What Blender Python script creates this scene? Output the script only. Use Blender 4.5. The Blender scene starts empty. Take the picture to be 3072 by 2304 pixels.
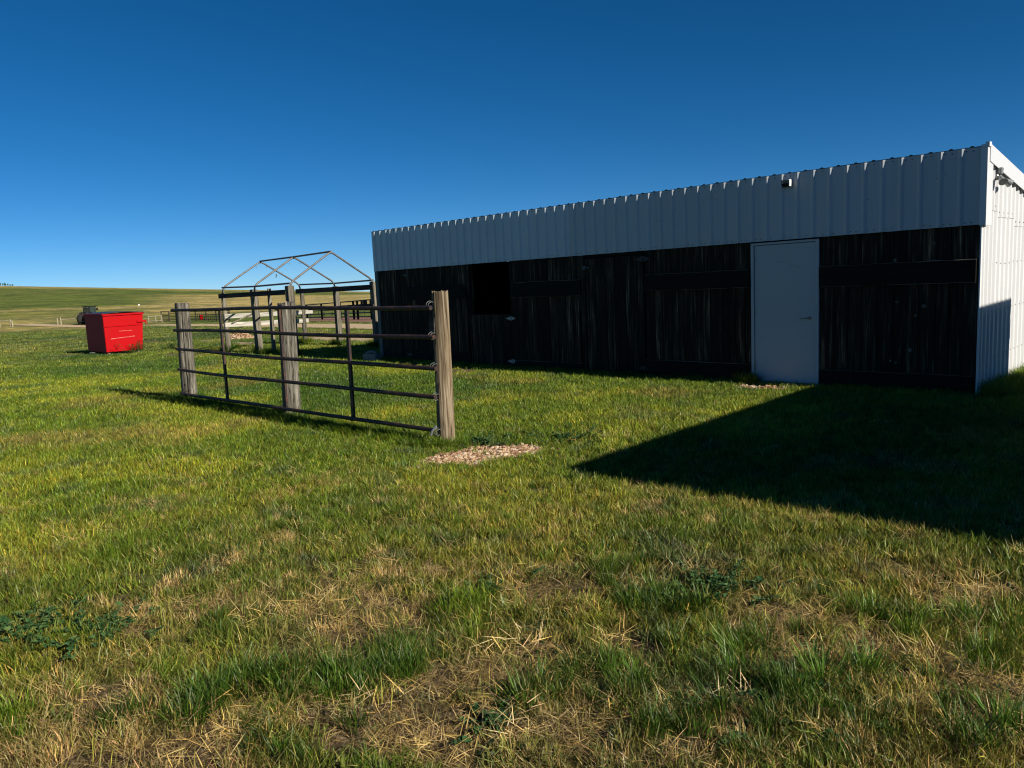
import bpy, bmesh, math, random
import numpy as np
from mathutils import Vector, Matrix, Euler

random.seed(7)
RNG = np.random.default_rng(11)
SC = bpy.context.scene
COL = SC.collection

# ------------------------------------------------------------------ camera
CX, CY, CH = 2.692, -10.754, 1.6585
YAW, PITCH, ROLL, FPX = -0.7921, -0.1293, -0.0481, 2314.86
PW, PH = 3072.0, 2304.0
_F = np.array([math.sin(YAW)*math.cos(PITCH), math.cos(YAW)*math.cos(PITCH), math.sin(PITCH)])
_R0 = np.array([math.cos(YAW), -math.sin(YAW), 0.0])
_U0 = np.cross(_R0, _F)
_R = math.cos(ROLL)*_R0 + math.sin(ROLL)*_U0
_U = -math.sin(ROLL)*_R0 + math.cos(ROLL)*_U0
CPOS = np.array([CX, CY, CH])
cam_d = bpy.data.cameras.new('camera')
cam_d.sensor_fit = 'HORIZONTAL'
cam_d.sensor_width = 36.0
cam_d.lens = FPX/PW*36.0
cam_d.clip_start = 0.05
cam_d.clip_end = 20000
cam = bpy.data.objects.new('camera', cam_d)
COL.objects.link(cam)
cam.matrix_world = Matrix(((_R[0], _U[0], -_F[0], CX), (_R[1], _U[1], -_F[1], CY),
                           (_R[2], _U[2], -_F[2], CH), (0, 0, 0, 1)))
SC.camera = cam

# ------------------------------------------------------------------ sky and sun
SUN_EL, SUN_BEHIND = math.radians(28.0), math.radians(5.2)   # sun stands just behind the shed front
world = bpy.data.worlds.new('World')
SC.world = world
world.use_nodes = True
wn, wl = world.node_tree.nodes, world.node_tree.links
sky = wn.new('ShaderNodeTexSky')
sky.sky_type = 'NISHITA'
sky.sun_disc = False
sky.sun_elevation = SUN_EL
sky.sun_rotation = math.pi/2 - SUN_BEHIND
sky.altitude = 0
sky.air_density = 0.5
sky.dust_density = 0.0
sky.ozone_density = 6.0
hs = wn.new('ShaderNodeHueSaturation')
hs.inputs['Saturation'].default_value = 1.2
hs.inputs['Hue'].default_value = 0.494
wl.new(sky.outputs[0], hs.inputs['Color'])
wl.new(hs.outputs[0], wn['Background'].inputs[0])
wn['Background'].inputs[1].default_value = 0.06

sun_d = bpy.data.lights.new('sun', 'SUN')
sun_d.energy = 5.0
sun_d.angle = math.radians(0.5)
sun_d.color = (1.0, 0.93, 0.80)
sun = bpy.data.objects.new('sun', sun_d)
COL.objects.link(sun)
_sd = Vector((math.cos(SUN_EL)*math.cos(SUN_BEHIND), math.cos(SUN_EL)*math.sin(SUN_BEHIND), math.sin(SUN_EL)))
sun.rotation_euler = _sd.to_track_quat('Z', 'Y').to_euler()
sun.location = (30, 3, 20)

SC.view_settings.view_transform = 'Standard'
SC.view_settings.look = 'None'
SC.view_settings.exposure = 0.5
SC.view_settings.gamma = 1.0
SC.render.engine = 'CYCLES'
SC.cycles.use_denoising = True
SC.cycles.pixel_filter_type = 'BLACKMAN_HARRIS'
SC.cycles.filter_width = 1.15
SC.cycles.max_bounces = 5
SC.cycles.diffuse_bounces = 2
SC.cycles.glossy_bounces = 2
SC.cycles.transmission_bounces = 3
SC.cycles.transparent_max_bounces = 6
SC.cycles.caustics_reflective = False
SC.cycles.caustics_refractive = False

# ------------------------------------------------------------------ noise, terrain, picking
def _hash(ix, iy, s):
    h = (ix.astype(np.int64)*374761393 + iy.astype(np.int64)*668265263 + s*2147483647) & 0xffffffff
    h = ((h ^ (h >> 13))*1274126177) & 0xffffffff
    return ((h ^ (h >> 16)) & 0xffff)/65535.0

def vnoise(x, y, s=0):
    x = np.asarray(x, float); y = np.asarray(y, float)
    ix, iy = np.floor(x), np.floor(y)
    fx, fy = x-ix, y-iy
    fx = fx*fx*(3-2*fx); fy = fy*fy*(3-2*fy)
    a = _hash(ix, iy, s); b = _hash(ix+1, iy, s); c = _hash(ix, iy+1, s); d = _hash(ix+1, iy+1, s)
    return (a*(1-fx)+b*fx)*(1-fy) + (c*(1-fx)+d*fx)*fy

def fbm(x, y, s=0, o=3):
    v, a, t = 0.0, 0.5, 0.0
    for k in range(o):
        v = v + a*vnoise(np.asarray(x)*2**k+k*17.3, np.asarray(y)*2**k-k*9.1, s+k); t += a; a *= 0.5
    return v/t

def sstep(a, b, x):
    t = np.clip((np.asarray(x, float)-a)/(b-a), 0, 1)
    return t*t*(3-2*t)

def polar(x, y):
    dx, dy = np.asarray(x, float)-CX, np.asarray(y, float)-CY
    return np.hypot(dx, dy), np.degrees(np.arctan2(dy, dx))

def rise_t(d):
    return np.clip((d-135.0)/(900.0-135.0), 0, 1.0)

def terrain(x, y):
    d, a = polar(x, y)
    soft = np.where(d > 24, (np.minimum(d, 135)-24), 0.0)
    soft = soft*soft/(soft+14.0)
    k = 0.0245 - 0.006*np.clip((a-148)/20.0, -0.5, 1.2)
    z = -k*soft
    ang = np.clip((a-146.0)/23.0, -0.6, 1.3)
    el = np.tan(np.radians(-0.05 + 1.46*ang))
    zs = CH + 900.0*np.maximum(el, -0.002)
    t = rise_t(d)
    tt = t**1.25
    far = (zs - z)*tt
    far = far + 2.2*(fbm(np.asarray(x)/130.0, np.asarray(y)/130.0, 5)-0.5)*4*t*(1-t)
    z = z + far - 0.02*np.maximum(d-900, 0)
    near = sstep(7.0, 2.5, np.abs(np.asarray(y)-2.8))*0
    z = z + 0.035*(fbm(np.asarray(x)/2.3, np.asarray(y)/2.3, 3)-0.55)*sstep(60, 20, d)
    return z

def ray(u, v):
    return _F + _R*((u-PW/2)/FPX) - _U*((v-PH/2)/FPX)

def on_y(u, v, y):
    d = ray(u, v); t = (y-CY)/d[1]
    return CPOS + t*d

def at(u, v):
    """where the ray through that point of the photograph meets the ground"""
    d = ray(u, v); d = d/np.hypot(d[0], d[1])
    s = np.concatenate([np.arange(2, 60, 0.25), np.arange(60, 400, 0.5), np.arange(400, 1500, 4)])
    P = CPOS[None, :] + s[:, None]*d[None, :]
    below = P[:, 2] < terrain(P[:, 0], P[:, 1])
    i = int(np.argmax(below)) if below.any() else len(s)-1
    return Vector((float(P[i, 0]), float(P[i, 1]), float(terrain(P[i, 0], P[i, 1]))))

def gz(x, y):
    return float(terrain(x, y))

# ------------------------------------------------------------------ material helpers
def mat(name):
    m = bpy.data.materials.new(name)
    m.use_nodes = True
    nt = m.node_tree
    return m, nt, nt.nodes['Principled BSDF']

def N(nt, kind, **kw):
    n = nt.nodes.new(kind)
    for k, v in kw.items():
        setattr(n, k, v)
    return n

def L(nt, a, b):
    nt.links.new(a, b)

def ramp(nt, fac, stops):
    r = N(nt, 'ShaderNodeValToRGB')
    e = r.color_ramp.elements
    while len(e) < len(stops):
        e.new(0.5)
    for el, (p, c) in zip(e, stops):
        el.position = p
        el.color = (c[0], c[1], c[2], 1)
    if fac is not None:
        L(nt, fac, r.inputs['Fac'])
    return r

def noise(nt, vec, scale, detail=4, rough=0.55):
    n = N(nt, 'ShaderNodeTexNoise')
    n.inputs['Scale'].default_value = scale
    n.inputs['Detail'].default_value = detail
    n.inputs['Roughness'].default_value = rough
    if vec is not None:
        L(nt, vec, n.inputs['Vector'])
    return n

def mapping(nt, src, scale, rand=False):
    mp = N(nt, 'ShaderNodeMapping')
    mp.inputs['Scale'].default_value = scale
    L(nt, src, mp.inputs['Vector'])
    if rand:
        oi = N(nt, 'ShaderNodeObjectInfo')
        mu = N(nt, 'ShaderNodeVectorMath', operation='SCALE')
        cb = N(nt, 'ShaderNodeCombineXYZ')
        for k in range(3):
            L(nt, oi.outputs['Random'], cb.inputs[k])
        L(nt, cb.outputs[0], mu.inputs[0])
        mu.inputs['Scale'].default_value = 37.0
        L(nt, mu.outputs[0], mp.inputs['Location'])
    return mp.outputs[0]

def mix(nt, fac, a, b, kind='MIX'):
    m = N(nt, 'ShaderNodeMix', data_type='RGBA', blend_type=kind)
    for sock, v in ((m.inputs[0], fac), (m.inputs[6], a), (m.inputs[7], b)):
        if isinstance(v, (int, float)):
            sock.default_value = v
        elif isinstance(v, tuple):
            sock.default_value = (v[0], v[1], v[2], 1)
        else:
            L(nt, v, sock)
    return m.outputs[2]

def bump(nt, height, bsdf, strength=0.4, dist=0.01):
    b = N(nt, 'ShaderNodeBump')
    b.inputs['Strength'].default_value = strength
    b.inputs['Distance'].default_value = dist
    L(nt, height, b.inputs['Height'])
    L(nt, b.outputs[0], bsdf.inputs['Normal'])

MAT = {}

def wood(name, dark, mid, light, axis=2, rough=0.85, grain=55.0, streak=0.62, crack=False, patch=(0.55, 2.6), vary=(0.72, 1.2)):
    m, nt, b = mat(name)
    tc = N(nt, 'ShaderNodeTexCoord')
    sc = [grain, grain, grain]; sc[axis] = 1.6
    v = mapping(nt, tc.outputs['Object'], sc, True)
    n1 = noise(nt, v, 1.0, 6, 0.65)
    sc2 = [9.0, 9.0, 9.0]; sc2[axis] = 0.9
    n2 = noise(nt, mapping(nt, tc.outputs['Object'], sc2, True), 1.0, 4, 0.6)
    r1 = ramp(nt, n1.outputs['Fac'], [(0.32, dark), (0.5, mid), (0.72, light)])
    r2 = ramp(nt, n2.outputs['Fac'], [(0.36, (patch[0], patch[0]*0.97, patch[0]*0.92)), (streak, (1.0, 1.0, 1.0)), (streak+0.12, (patch[1], patch[1]*0.96, patch[1]*0.9))])
    c = mix(nt, 1.0, r1.outputs[0], r2.outputs[0], 'MULTIPLY')
    oi = N(nt, 'ShaderNodeObjectInfo')
    r3 = ramp(nt, oi.outputs['Random'], [(0.0, (vary[0], vary[0]*0.99, vary[0]*0.97)), (1.0, (vary[1], vary[1]*0.97, vary[1]*0.92))])
    c = mix(nt, 1.0, c, r3.outputs[0], 'MULTIPLY')
    if crack:
        sc3 = [26.0, 26.0, 26.0]; sc3[axis] = 0.7
        n3 = noise(nt, mapping(nt, tc.outputs['Object'], sc3, True), 1.0, 2, 0.4)
        r4 = ramp(nt, n3.outputs['Fac'], [(0.468, (1, 1, 1)), (0.488, (0.16, 0.14, 0.12)), (0.505, (0.16, 0.14, 0.12)), (0.525, (1, 1, 1))])
        c = mix(nt, 0.85, c, r4.outputs[0], 'MULTIPLY')
    L(nt, c, b.inputs['Base Color'])
    b.inputs['Roughness'].default_value = rough
    b.inputs['Specular IOR Level'].default_value = 0.25
    bump(nt, n1.outputs['Fac'], b, 0.6, 0.004)
    MAT[name] = m
    return m

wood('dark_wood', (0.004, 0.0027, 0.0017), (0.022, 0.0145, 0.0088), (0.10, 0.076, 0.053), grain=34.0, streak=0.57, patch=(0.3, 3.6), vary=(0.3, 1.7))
wood('highlight_wood', (0.08, 0.065, 0.05), (0.15, 0.125, 0.10), (0.24, 0.21, 0.17), axis=0)  # pale wood tone for the painted highlights on the brace edges
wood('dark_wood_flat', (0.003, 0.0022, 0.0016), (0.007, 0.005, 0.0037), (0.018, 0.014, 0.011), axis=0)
wood('grey_wood', (0.03, 0.027, 0.022), (0.23, 0.215, 0.18), (0.48, 0.46, 0.40), grain=48.0, streak=0.66, crack=True, patch=(0.5, 1.5))
wood('brown_wood', (0.03, 0.02, 0.012), (0.22, 0.165, 0.105), (0.50, 0.44, 0.34), grain=48.0, streak=0.64, crack=True, patch=(0.45, 1.6))
wood('old_wood', (0.03, 0.025, 0.018), (0.21, 0.19, 0.15), (0.38, 0.35, 0.28), grain=45.0, streak=0.7)
wood('board_dark', (0.018, 0.016, 0.014), (0.06, 0.052, 0.046), (0.12, 0.11, 0.10), axis=0, grain=30.0)
wood('board_white', (0.28, 0.25, 0.2), (0.68, 0.66, 0.6), (0.8, 0.79, 0.75), axis=1, grain=22.0, streak=0.75)
wood('fence_wood', (0.2, 0.17, 0.12), (0.4, 0.35, 0.26), (0.55, 0.5, 0.4), axis=0, grain=20.0)

def painted(name, col, rough=0.45, dirt=0.12, dirt_col=None, metallic=0.0, scale=3.0, b_str=0.05, vary=0.06, spec=0.4):
    m, nt, b = mat(name)
    tc = N(nt, 'ShaderNodeTexCoord')
    n = noise(nt, mapping(nt, tc.outputs['Object'], (scale, scale, scale*0.4), True), 1.0, 5, 0.6)
    n2 = noise(nt, tc.outputs['Object'], scale*14, 3)
    dc = dirt_col or tuple(c*0.55 for c in col)
    f = ramp(nt, n.outputs['Fac'], [(0.45, (0, 0, 0)), (0.8, (dirt, dirt, dirt))])
    c = mix(nt, f.outputs[0], col, dc)
    oi = N(nt, 'ShaderNodeObjectInfo')
    r3 = ramp(nt, oi.outputs['Random'], [(0.0, (1-vary,)*3), (1.0, (1.0, 1.0, 1.0))])
    c = mix(nt, 1.0, c, r3.outputs[0], 'MULTIPLY')
    L(nt, c, b.inputs['Base Color'])
    b.inputs['Metallic'].default_value = metallic
    rr = ramp(nt, n2.outputs['Fac'], [(0.3, (rough*0.8,)*3), (0.7, (min(1, rough*1.25),)*3)])
    L(nt, rr.outputs[0], b.inputs['Roughness'])
    bump(nt, n.outputs['Fac'], b, b_str, 0.01)
    b.inputs['Specular IOR Level'].default_value = spec
    MAT[name] = m
    return m

painted('white_metal', (0.46, 0.485, 0.52), 0.38, 0.25, (0.5, 0.48, 0.44), vary=0.10)
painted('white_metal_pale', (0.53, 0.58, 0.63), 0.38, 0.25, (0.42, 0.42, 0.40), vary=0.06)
painted('white_metal_sunlit', (0.57, 0.575, 0.59), 0.4, 0.2, (0.55, 0.53, 0.5), vary=0.05)  # same paint as the white band, lightened to carry the sun on the end wall
painted('white_trim', (0.62, 0.62, 0.63), 0.35, 0.15, (0.5, 0.48, 0.44))
painted('door_paint', (0.42, 0.435, 0.46), 0.42, 0.2, (0.45, 0.42, 0.38), scale=1.3, vary=0.02)
painted('roof_metal', (0.045, 0.04, 0.038), 0.5, 0.3)
painted('red_paint', (0.40, 0.002, 0.005), 0.55, 0.35, (0.28, 0.01, 0.008), scale=2.2, b_str=0.35, spec=0.08)
painted('black_plastic', (0.018, 0.018, 0.02), 0.38, 0.3, (0.05, 0.05, 0.05))
painted('rubber', (0.012, 0.012, 0.012), 0.8, 0.4, (0.05, 0.042, 0.03))
painted('black_metal', (0.012, 0.012, 0.013), 0.45, 0.3, (0.04, 0.03, 0.02))
painted('tractor_red', (0.3, 0.015, 0.02), 0.4, 0.3)
painted('galvanised', (0.15, 0.145, 0.14), 0.5, 0.7, (0.07, 0.045, 0.03), 0.3, 8.0)
painted('steel', (0.30, 0.29, 0.28), 0.3, 0.2, None, 0.9)
painted('hinge_dull', (0.07, 0.07, 0.068), 0.55, 0.4, (0.05, 0.035, 0.02), 0.3)
painted('hinge_steel', (0.34, 0.35, 0.34), 0.5, 0.4, (0.2, 0.15, 0.1), 0.3)
painted('concrete', (0.20, 0.195, 0.18), 0.9, 0.5, (0.11, 0.105, 0.09), 0, 9.0, 0.4)
painted('lamp_grey', (0.27, 0.28, 0.28), 0.4, 0.3, None, 0.3)
painted('corner_weathered', (0.10, 0.11, 0.105), 0.6, 0.8, (0.06, 0.06, 0.055), 0, 12.0)
painted('corral_pipe', (0.025, 0.015, 0.014), 0.55, 0.5, (0.07, 0.03, 0.02), 0.2, 6.0)
painted('siding', (0.45, 0.43, 0.38), 0.6, 0.2)

# rusty pipe
m, nt, b = mat('rusty_pipe')
tc = N(nt, 'ShaderNodeTexCoord')
n = noise(nt, tc.outputs['Object'], 9.0, 6, 0.7)
n2 = noise(nt, tc.outputs['Object'], 60.0, 3, 0.7)
r = ramp(nt, n.outputs['Fac'], [(0.35, (0.012, 0.009, 0.009)), (0.52, (0.035, 0.016, 0.012)), (0.66, (0.10, 0.04, 0.022)), (0.78, (0.16, 0.09, 0.06))])
r2 = ramp(nt, n2.outputs['Fac'], [(0.68, (0, 0, 0)), (0.76, (1, 1, 1))])
c = mix(nt, r2.outputs[0], r.outputs[0], (0.3, 0.28, 0.27))
L(nt, c, b.inputs['Base Color'])
b.inputs['Roughness'].default_value = 0.6
b.inputs['Metallic'].default_value = 0.15
bump(nt, n2.outputs['Fac'], b, 0.3, 0.002)
MAT['rusty_pipe'] = m

# glass of the tractor cab
m, nt, b = mat('cab_glass')
b.inputs['Base Color'].default_value = (0.04, 0.07, 0.065, 1)
b.inputs['Roughness'].default_value = 0.05
b.inputs['Transmission Weight'].default_value = 0.4
MAT['cab_glass'] = m

# red lid scuffs on the dumpster
m, nt, b = mat('scraped_paint')
tc = N(nt, 'ShaderNodeTexCoord')
n = noise(nt, mapping(nt, tc.outputs['Object'], (6, 6, 40)), 1.0, 5, 0.7)
r = ramp(nt, n.outputs['Fac'], [(0.35, (0.4, 0.01, 0.01)), (0.55, (0.5, 0.12, 0.09)), (0.8, (0.6, 0.36, 0.3))])
L(nt, r.outputs[0], b.inputs['Base Color'])
b.inputs['Roughness'].default_value = 0.55
MAT['scraped_paint'] = m

# stones
m, nt, b = mat('gravel_stone')
at_ = N(nt, 'ShaderNodeAttribute', attribute_name='tone')
r = ramp(nt, at_.outputs['Fac'], [(0.0, (0.14, 0.07, 0.035)), (0.35, (0.31, 0.175, 0.09)), (0.75, (0.47, 0.32, 0.19)), (1.0, (0.62, 0.50, 0.37))])
tc = N(nt, 'ShaderNodeTexCoord')
n = noise(nt, tc.outputs['Object'], 90, 3)
c = mix(nt, 0.35, r.outputs[0], n.outputs['Color'], 'OVERLAY')
L(nt, c, b.inputs['Base Color'])
b.inputs['Roughness'].default_value = 0.9
MAT['gravel_stone'] = m

# grass blades: tint comes from the place where the tuft grows, shade from the blade
m = bpy.data.materials.new('grass_blade'); m.use_nodes = True
nt = m.node_tree
for nn in list(nt.nodes):
    nt.nodes.remove(nn)
out = N(nt, 'ShaderNodeOutputMaterial')
ti = N(nt, 'ShaderNodeAttribute', attribute_name='tint', attribute_type='INSTANCER')
bl = N(nt, 'ShaderNodeAttribute', attribute_name='blade')
c = mix(nt, 1.0, ti.outputs['Color'], bl.outputs['Color'], 'MULTIPLY')
df = N(nt, 'ShaderNodeBsdfDiffuse'); tr = N(nt, 'ShaderNodeBsdfTranslucent'); gl = N(nt, 'ShaderNodeBsdfGlossy')
gl.inputs['Roughness'].default_value = 0.45
gl.inputs['Color'].default_value = (0.5, 0.5, 0.45, 1)
L(nt, c, df.inputs['Color']); L(nt, c, tr.inputs['Color'])
m1 = N(nt, 'ShaderNodeMixShader'); m1.inputs[0].default_value = 0.28
L(nt, df.outputs[0], m1.inputs[1]); L(nt, tr.outputs[0], m1.inputs[2])
m2 = N(nt, 'ShaderNodeMixShader'); m2.inputs[0].default_value = 0.05
L(nt, m1.outputs[0], m2.inputs[1]); L(nt, gl.outputs[0], m2.inputs[2])
L(nt, m2.outputs[0], out.inputs['Surface'])
MAT['grass_blade'] = m

# leaves of single weeds
m, nt, b = mat('weed_leaf')
oi = N(nt, 'ShaderNodeObjectInfo')
geo = N(nt, 'ShaderNodeNewGeometry')
r = ramp(nt, geo.outputs['Random Per Island'], [(0.0, (0.016, 0.045, 0.012)), (0.55, (0.034, 0.085, 0.024)), (0.85, (0.07, 0.13, 0.04)), (1.0, (0.14, 0.17, 0.05))])
L(nt, r.outputs[0], b.inputs['Base Color'])
b.inputs['Roughness'].default_value = 0.6
b.inputs['Specular IOR Level'].default_value = 0.2
MAT['weed_leaf'] = m

# ground
m, nt, b = mat('ground_soil')
zn = N(nt, 'ShaderNodeAttribute', attribute_name='zone')
sep = N(nt, 'ShaderNodeSeparateColor')
L(nt, zn.outputs['Color'], sep.inputs[0])
geo = N(nt, 'ShaderNodeNewGeometry')
pos = geo.outputs['Position']
nf = noise(nt, pos, 38.0, 6, 0.7)
nm = noise(nt, pos, 3.2, 5, 0.65)
nl = noise(nt, pos, 0.35, 5, 0.6)
nx = noise(nt, pos, 0.06, 6, 0.65)
soil = ramp(nt, nf.outputs['Fac'], [(0.32, (0.02, 0.012, 0.007)), (0.5, (0.09, 0.06, 0.034)), (0.62, (0.24, 0.175, 0.10)), (0.76, (0.48, 0.40, 0.27))])
lawn = ramp(nt, nm.outputs['Fac'], [(0.3, (0.055, 0.085, 0.012)), (0.5, (0.095, 0.125, 0.018)), (0.72, (0.16, 0.165, 0.03))])
fine = ramp(nt, nf.outputs['Fac'], [(0.3, (0.45, 0.45, 0.45)), (0.52, (1, 1, 1)), (0.75, (1.5, 1.5, 1.4))])
lawn_c = mix(nt, 1.0, lawn.outputs[0], fine.outputs[0], 'MULTIPLY')
pg = ramp(nt, nl.outputs['Fac'], [(0.3, (0.07, 0.105, 0.018)), (0.55, (0.11, 0.14, 0.026)), (0.75, (0.17, 0.17, 0.04))])
pd = ramp(nt, nl.outputs['Fac'], [(0.28, (0.20, 0.165, 0.055)), (0.5, (0.36, 0.285, 0.105)), (0.72, (0.52, 0.42, 0.19))])
nc = noise(nt, pos, 0.9, 6, 0.75)
coarse = ramp(nt, nc.outputs['Fac'], [(0.34, (0.42, 0.44, 0.42)), (0.5, (1, 1, 1)), (0.66, (1.6, 1.5, 1.35))])
prairie = mix(nt, sep.outputs[1], pg.outputs[0], pd.outputs[0])
prairie = mix(nt, 1.0, prairie, coarse.outputs[0], 'MULTIPLY')
broad = ramp(nt, nx.outputs['Fac'], [(0.38, (0.6, 0.66, 0.6)), (0.5, (1, 1, 1)), (0.62, (1.45, 1.32, 1.15))])
prairie = mix(nt, 1.0, prairie, broad.outputs[0], 'MULTIPLY')
# R: lawn -> prairie, G: dry, B: bare soil, alpha: sand
near = mix(nt, sep.outputs[2], lawn_c, soil.outputs[0])
c = mix(nt, sep.outputs[0], near, prairie)
sand = ramp(nt, nm.outputs['Fac'], [(0.3, (0.36, 0.25, 0.14)), (0.7, (0.52, 0.40, 0.25))])
c = mix(nt, zn.outputs['Alpha'], c, sand.outputs[0])
L(nt, c, b.inputs['Base Color'])
b.inputs['Roughness'].default_value = 0.95
b.inputs['Specular IOR Level'].default_value = 0.1
bump(nt, nf.outputs['Fac'], b, 0.8, 0.02)
MAT['ground_soil'] = m

m, nt, b = mat('road_gravel')
geo = N(nt, 'ShaderNodeNewGeometry')
n = noise(nt, geo.outputs['Position'], 1.4, 6, 0.65)
r = ramp(nt, n.outputs['Fac'], [(0.3, (0.40, 0.27, 0.14)), (0.55, (0.52, 0.38, 0.21)), (0.8, (0.62, 0.48, 0.30))])
L(nt, r.outputs[0], b.inputs['Base Color']); b.inputs['Roughness'].default_value = 0.95
MAT['road_gravel'] = m
m, nt, b = mat('red_dirt')
geo = N(nt, 'ShaderNodeNewGeometry')
n = noise(nt, geo.outputs['Position'], 1.0, 6, 0.65)
r = ramp(nt, n.outputs['Fac'], [(0.3, (0.16, 0.065, 0.035)), (0.7, (0.27, 0.13, 0.075))])
L(nt, r.outputs[0], b.inputs['Base Color']); b.inputs['Roughness'].default_value = 0.95
MAT['red_dirt'] = m

# ------------------------------------------------------------------ mesh helpers
class MB:
    """collects simple solids and links them as one mesh object"""
    def __init__(self):
        self.v, self.f = [], []

    def add(self, v, f):
        o = len(self.v)
        self.v += [tuple(p) for p in v]
        self.f += [tuple(i+o for i in q) for q in f]
        return self

    def box(self, x0, x1, y0, y1, z0, z1):
        v = [(x0, y0, z0), (x1, y0, z0), (x1, y1, z0), (x0, y1, z0), (x0, y0, z1), (x1, y0, z1), (x1, y1, z1), (x0, y1, z1)]
        return self.add(v, [(0, 3, 2, 1), (4, 5, 6, 7), (0, 1, 5, 4), (1, 2, 6, 5), (2, 3, 7, 6), (3, 0, 4, 7)])

    def bar(self, p, q, w, h, up=(0, 0, 1)):
        p, q = Vector(p), Vector(q)
        d = (q-p).normalized(); s = d.cross(Vector(up))
        if s.length < 1e-4:
            s = d.cross(Vector((0, 1, 0)))
        s.normalize(); u = s.cross(d)
        v = []
        for c in (p, q):
            v += [c+s*(w/2*a)+u*(h/2*b_) for a, b_ in ((-1, -1), (1, -1), (1, 1), (-1, 1))]
        return self.add(v, [(0, 1, 2, 3), (7, 6, 5, 4), (0, 4, 5, 1), (1, 5, 6, 2), (2, 6, 7, 3), (3, 7, 4, 0)])

    def tube(self, pts, r, n=10, closed=False):
        pts = [Vector(p) for p in pts]
        rr = r if isinstance(r, (list, tuple)) else [r]*len(pts)
        V, Fc = [], []
        prev = None
        m_ = len(pts)
        for i, p in enumerate(pts):
            a = pts[(i-1) % m_] if (i > 0 or closed) else p
            c = pts[(i+1) % m_] if (i < m_-1 or closed) else p
            d = (c-a).normalized()
            if prev is None:
                s = d.cross(Vector((0, 0, 1)))
                if s.length < 1e-3:
                    s = d.cross(Vector((0, 1, 0)))
            else:
                s = prev - d*prev.dot(d)
            s.normalize(); prev = s
            u = d.cross(s)
            for k in range(n):
                t = 2*math.pi*k/n
                V.append(p + (s*math.cos(t)+u*math.sin(t))*rr[i])
        for i in range(m_ if closed else m_-1):
            j = (i+1) % m_
            for k in range(n):
                k2 = (k+1) % n
                Fc.append((i*n+k, i*n+k2, j*n+k2, j*n+k))
        if not closed:
            Fc.append(tuple(range(n-1, -1, -1)))
            Fc.append(tuple((m_-1)*n+k for k in range(n)))
        return self.add(V, Fc)

    def lathe(self, prof, n=20, axis='z', c=(0, 0, 0)):
        V, Fc = [], []
        for (r_, h) in prof:
            for k in range(n):
                t = 2*math.pi*k/n
                a, b_ = r_*math.cos(t), r_*math.sin(t)
                p = {'z': (a, b_, h), 'x': (h, a, b_), 'y': (a, h, b_)}[axis]
                V.append((p[0]+c[0], p[1]+c[1], p[2]+c[2]))
        for i in range(len(prof)-1):
            for k in range(n):
                k2 = (k+1) % n
                Fc.append((i*n+k, i*n+k2, (i+1)*n+k2, (i+1)*n+k))
        Fc.append(tuple(range(n-1, -1, -1)))
        Fc.append(tuple((len(prof)-1)*n+k for k in range(n)))
        return self.add(V, Fc)

    def build(self, name, material, parent=None, smooth=False, bevel=0.0, recalc=True):
        me = bpy.data.meshes.new(name)
        me.from_pydata([tuple(p) for p in self.v], [], self.f)
        if recalc or bevel:
            bm = bmesh.new(); bm.from_mesh(me)
            bmesh.ops.recalc_face_normals(bm, faces=bm.faces)
            if bevel:
                bmesh.ops.bevel(bm, geom=list(bm.edges), offset=bevel, segments=1, affect='EDGES', clamp_overlap=True)
            bm.to_mesh(me); bm.free()
        me.materials.append(MAT[material] if isinstance(material, str) else material)
        if smooth:
            me.shade_smooth() if hasattr(me, 'shade_smooth') else None
            me.set_sharp_from_angle(angle=math.radians(40))
        o = bpy.data.objects.new(name, me)
        COL.objects.link(o)
        if parent is not None:
            o.parent = parent
        return o

def thing(name, label, cat, loc=(0, 0, 0), rz=0.0, group=None):
    o = bpy.data.objects.new(name, None)
    o.empty_display_size = 0.3
    COL.objects.link(o)
    o.location = loc
    o.rotation_euler = (0, 0, rz)
    o['label'] = label
    o['category'] = cat
    if group:
        o['group'] = group
    return o

def tag(o, label, cat, group=None):
    o['label'] = label
    o['category'] = cat
    if group:
        o['group'] = group
    return o

def copy_tree(o, parent=None):
    c = o.copy()
    COL.objects.link(c)
    c.parent = parent
    for ch in [x for x in COL.objects if x.parent == o]:
        copy_tree(ch, c)
    return c

# ------------------------------------------------------------------ where grass thins out
SHED_L, SHED_D = 12.62, 6.0
GRAVEL_C = []   # filled below: (x, y, ux, uy, a, b)

def ell(x, y, cx, cy, ang, a, b, wob=0.25, s=9):
    dx, dy = np.asarray(x)-cx, np.asarray(y)-cy
    ca, sa = math.cos(ang), math.sin(ang)
    u, v = (dx*ca+dy*sa)/a, (-dx*sa+dy*ca)/b
    return np.sqrt(u*u+v*v) + wob*(fbm(np.asarray(x)*2.2, np.asarray(y)*2.2, s)-0.5)*2

_g1, _g2 = at(1265, 1398), at(1650, 1348)
PATCH = ((_g1.x+_g2.x)/2, (_g1.y+_g2.y)/2, math.atan2(_g2.y-_g1.y, _g2.x-_g1.x), (_g2-_g1).length/2*1.1, 0.37)
_d1, _d2 = at(2275, 1165), at(2385, 1180)
DOORP = (-2.62, -0.46, 0.0, 0.45, 0.22)
_m = at(718, 1019)
PILE = (_m.x-0.6, _m.y+0.3)
SAND = [(at(1010, 1016), 3.6, 0.9), (at(1100, 1012), 2.6, 0.9), (at(900, 1024), 1.2, 0.35), (at(735, 1030), 1.6, 0.35), (at(620, 1024), 1.8, 0.3)]
DIRT = [(at(565, 1066), 1.5, 0.55), (at(1330, 1108), 1.5, 0.45), (at(1230, 1095), 1.2, 0.3), (at(560, 1046), 1.2, 0.3)]

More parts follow.
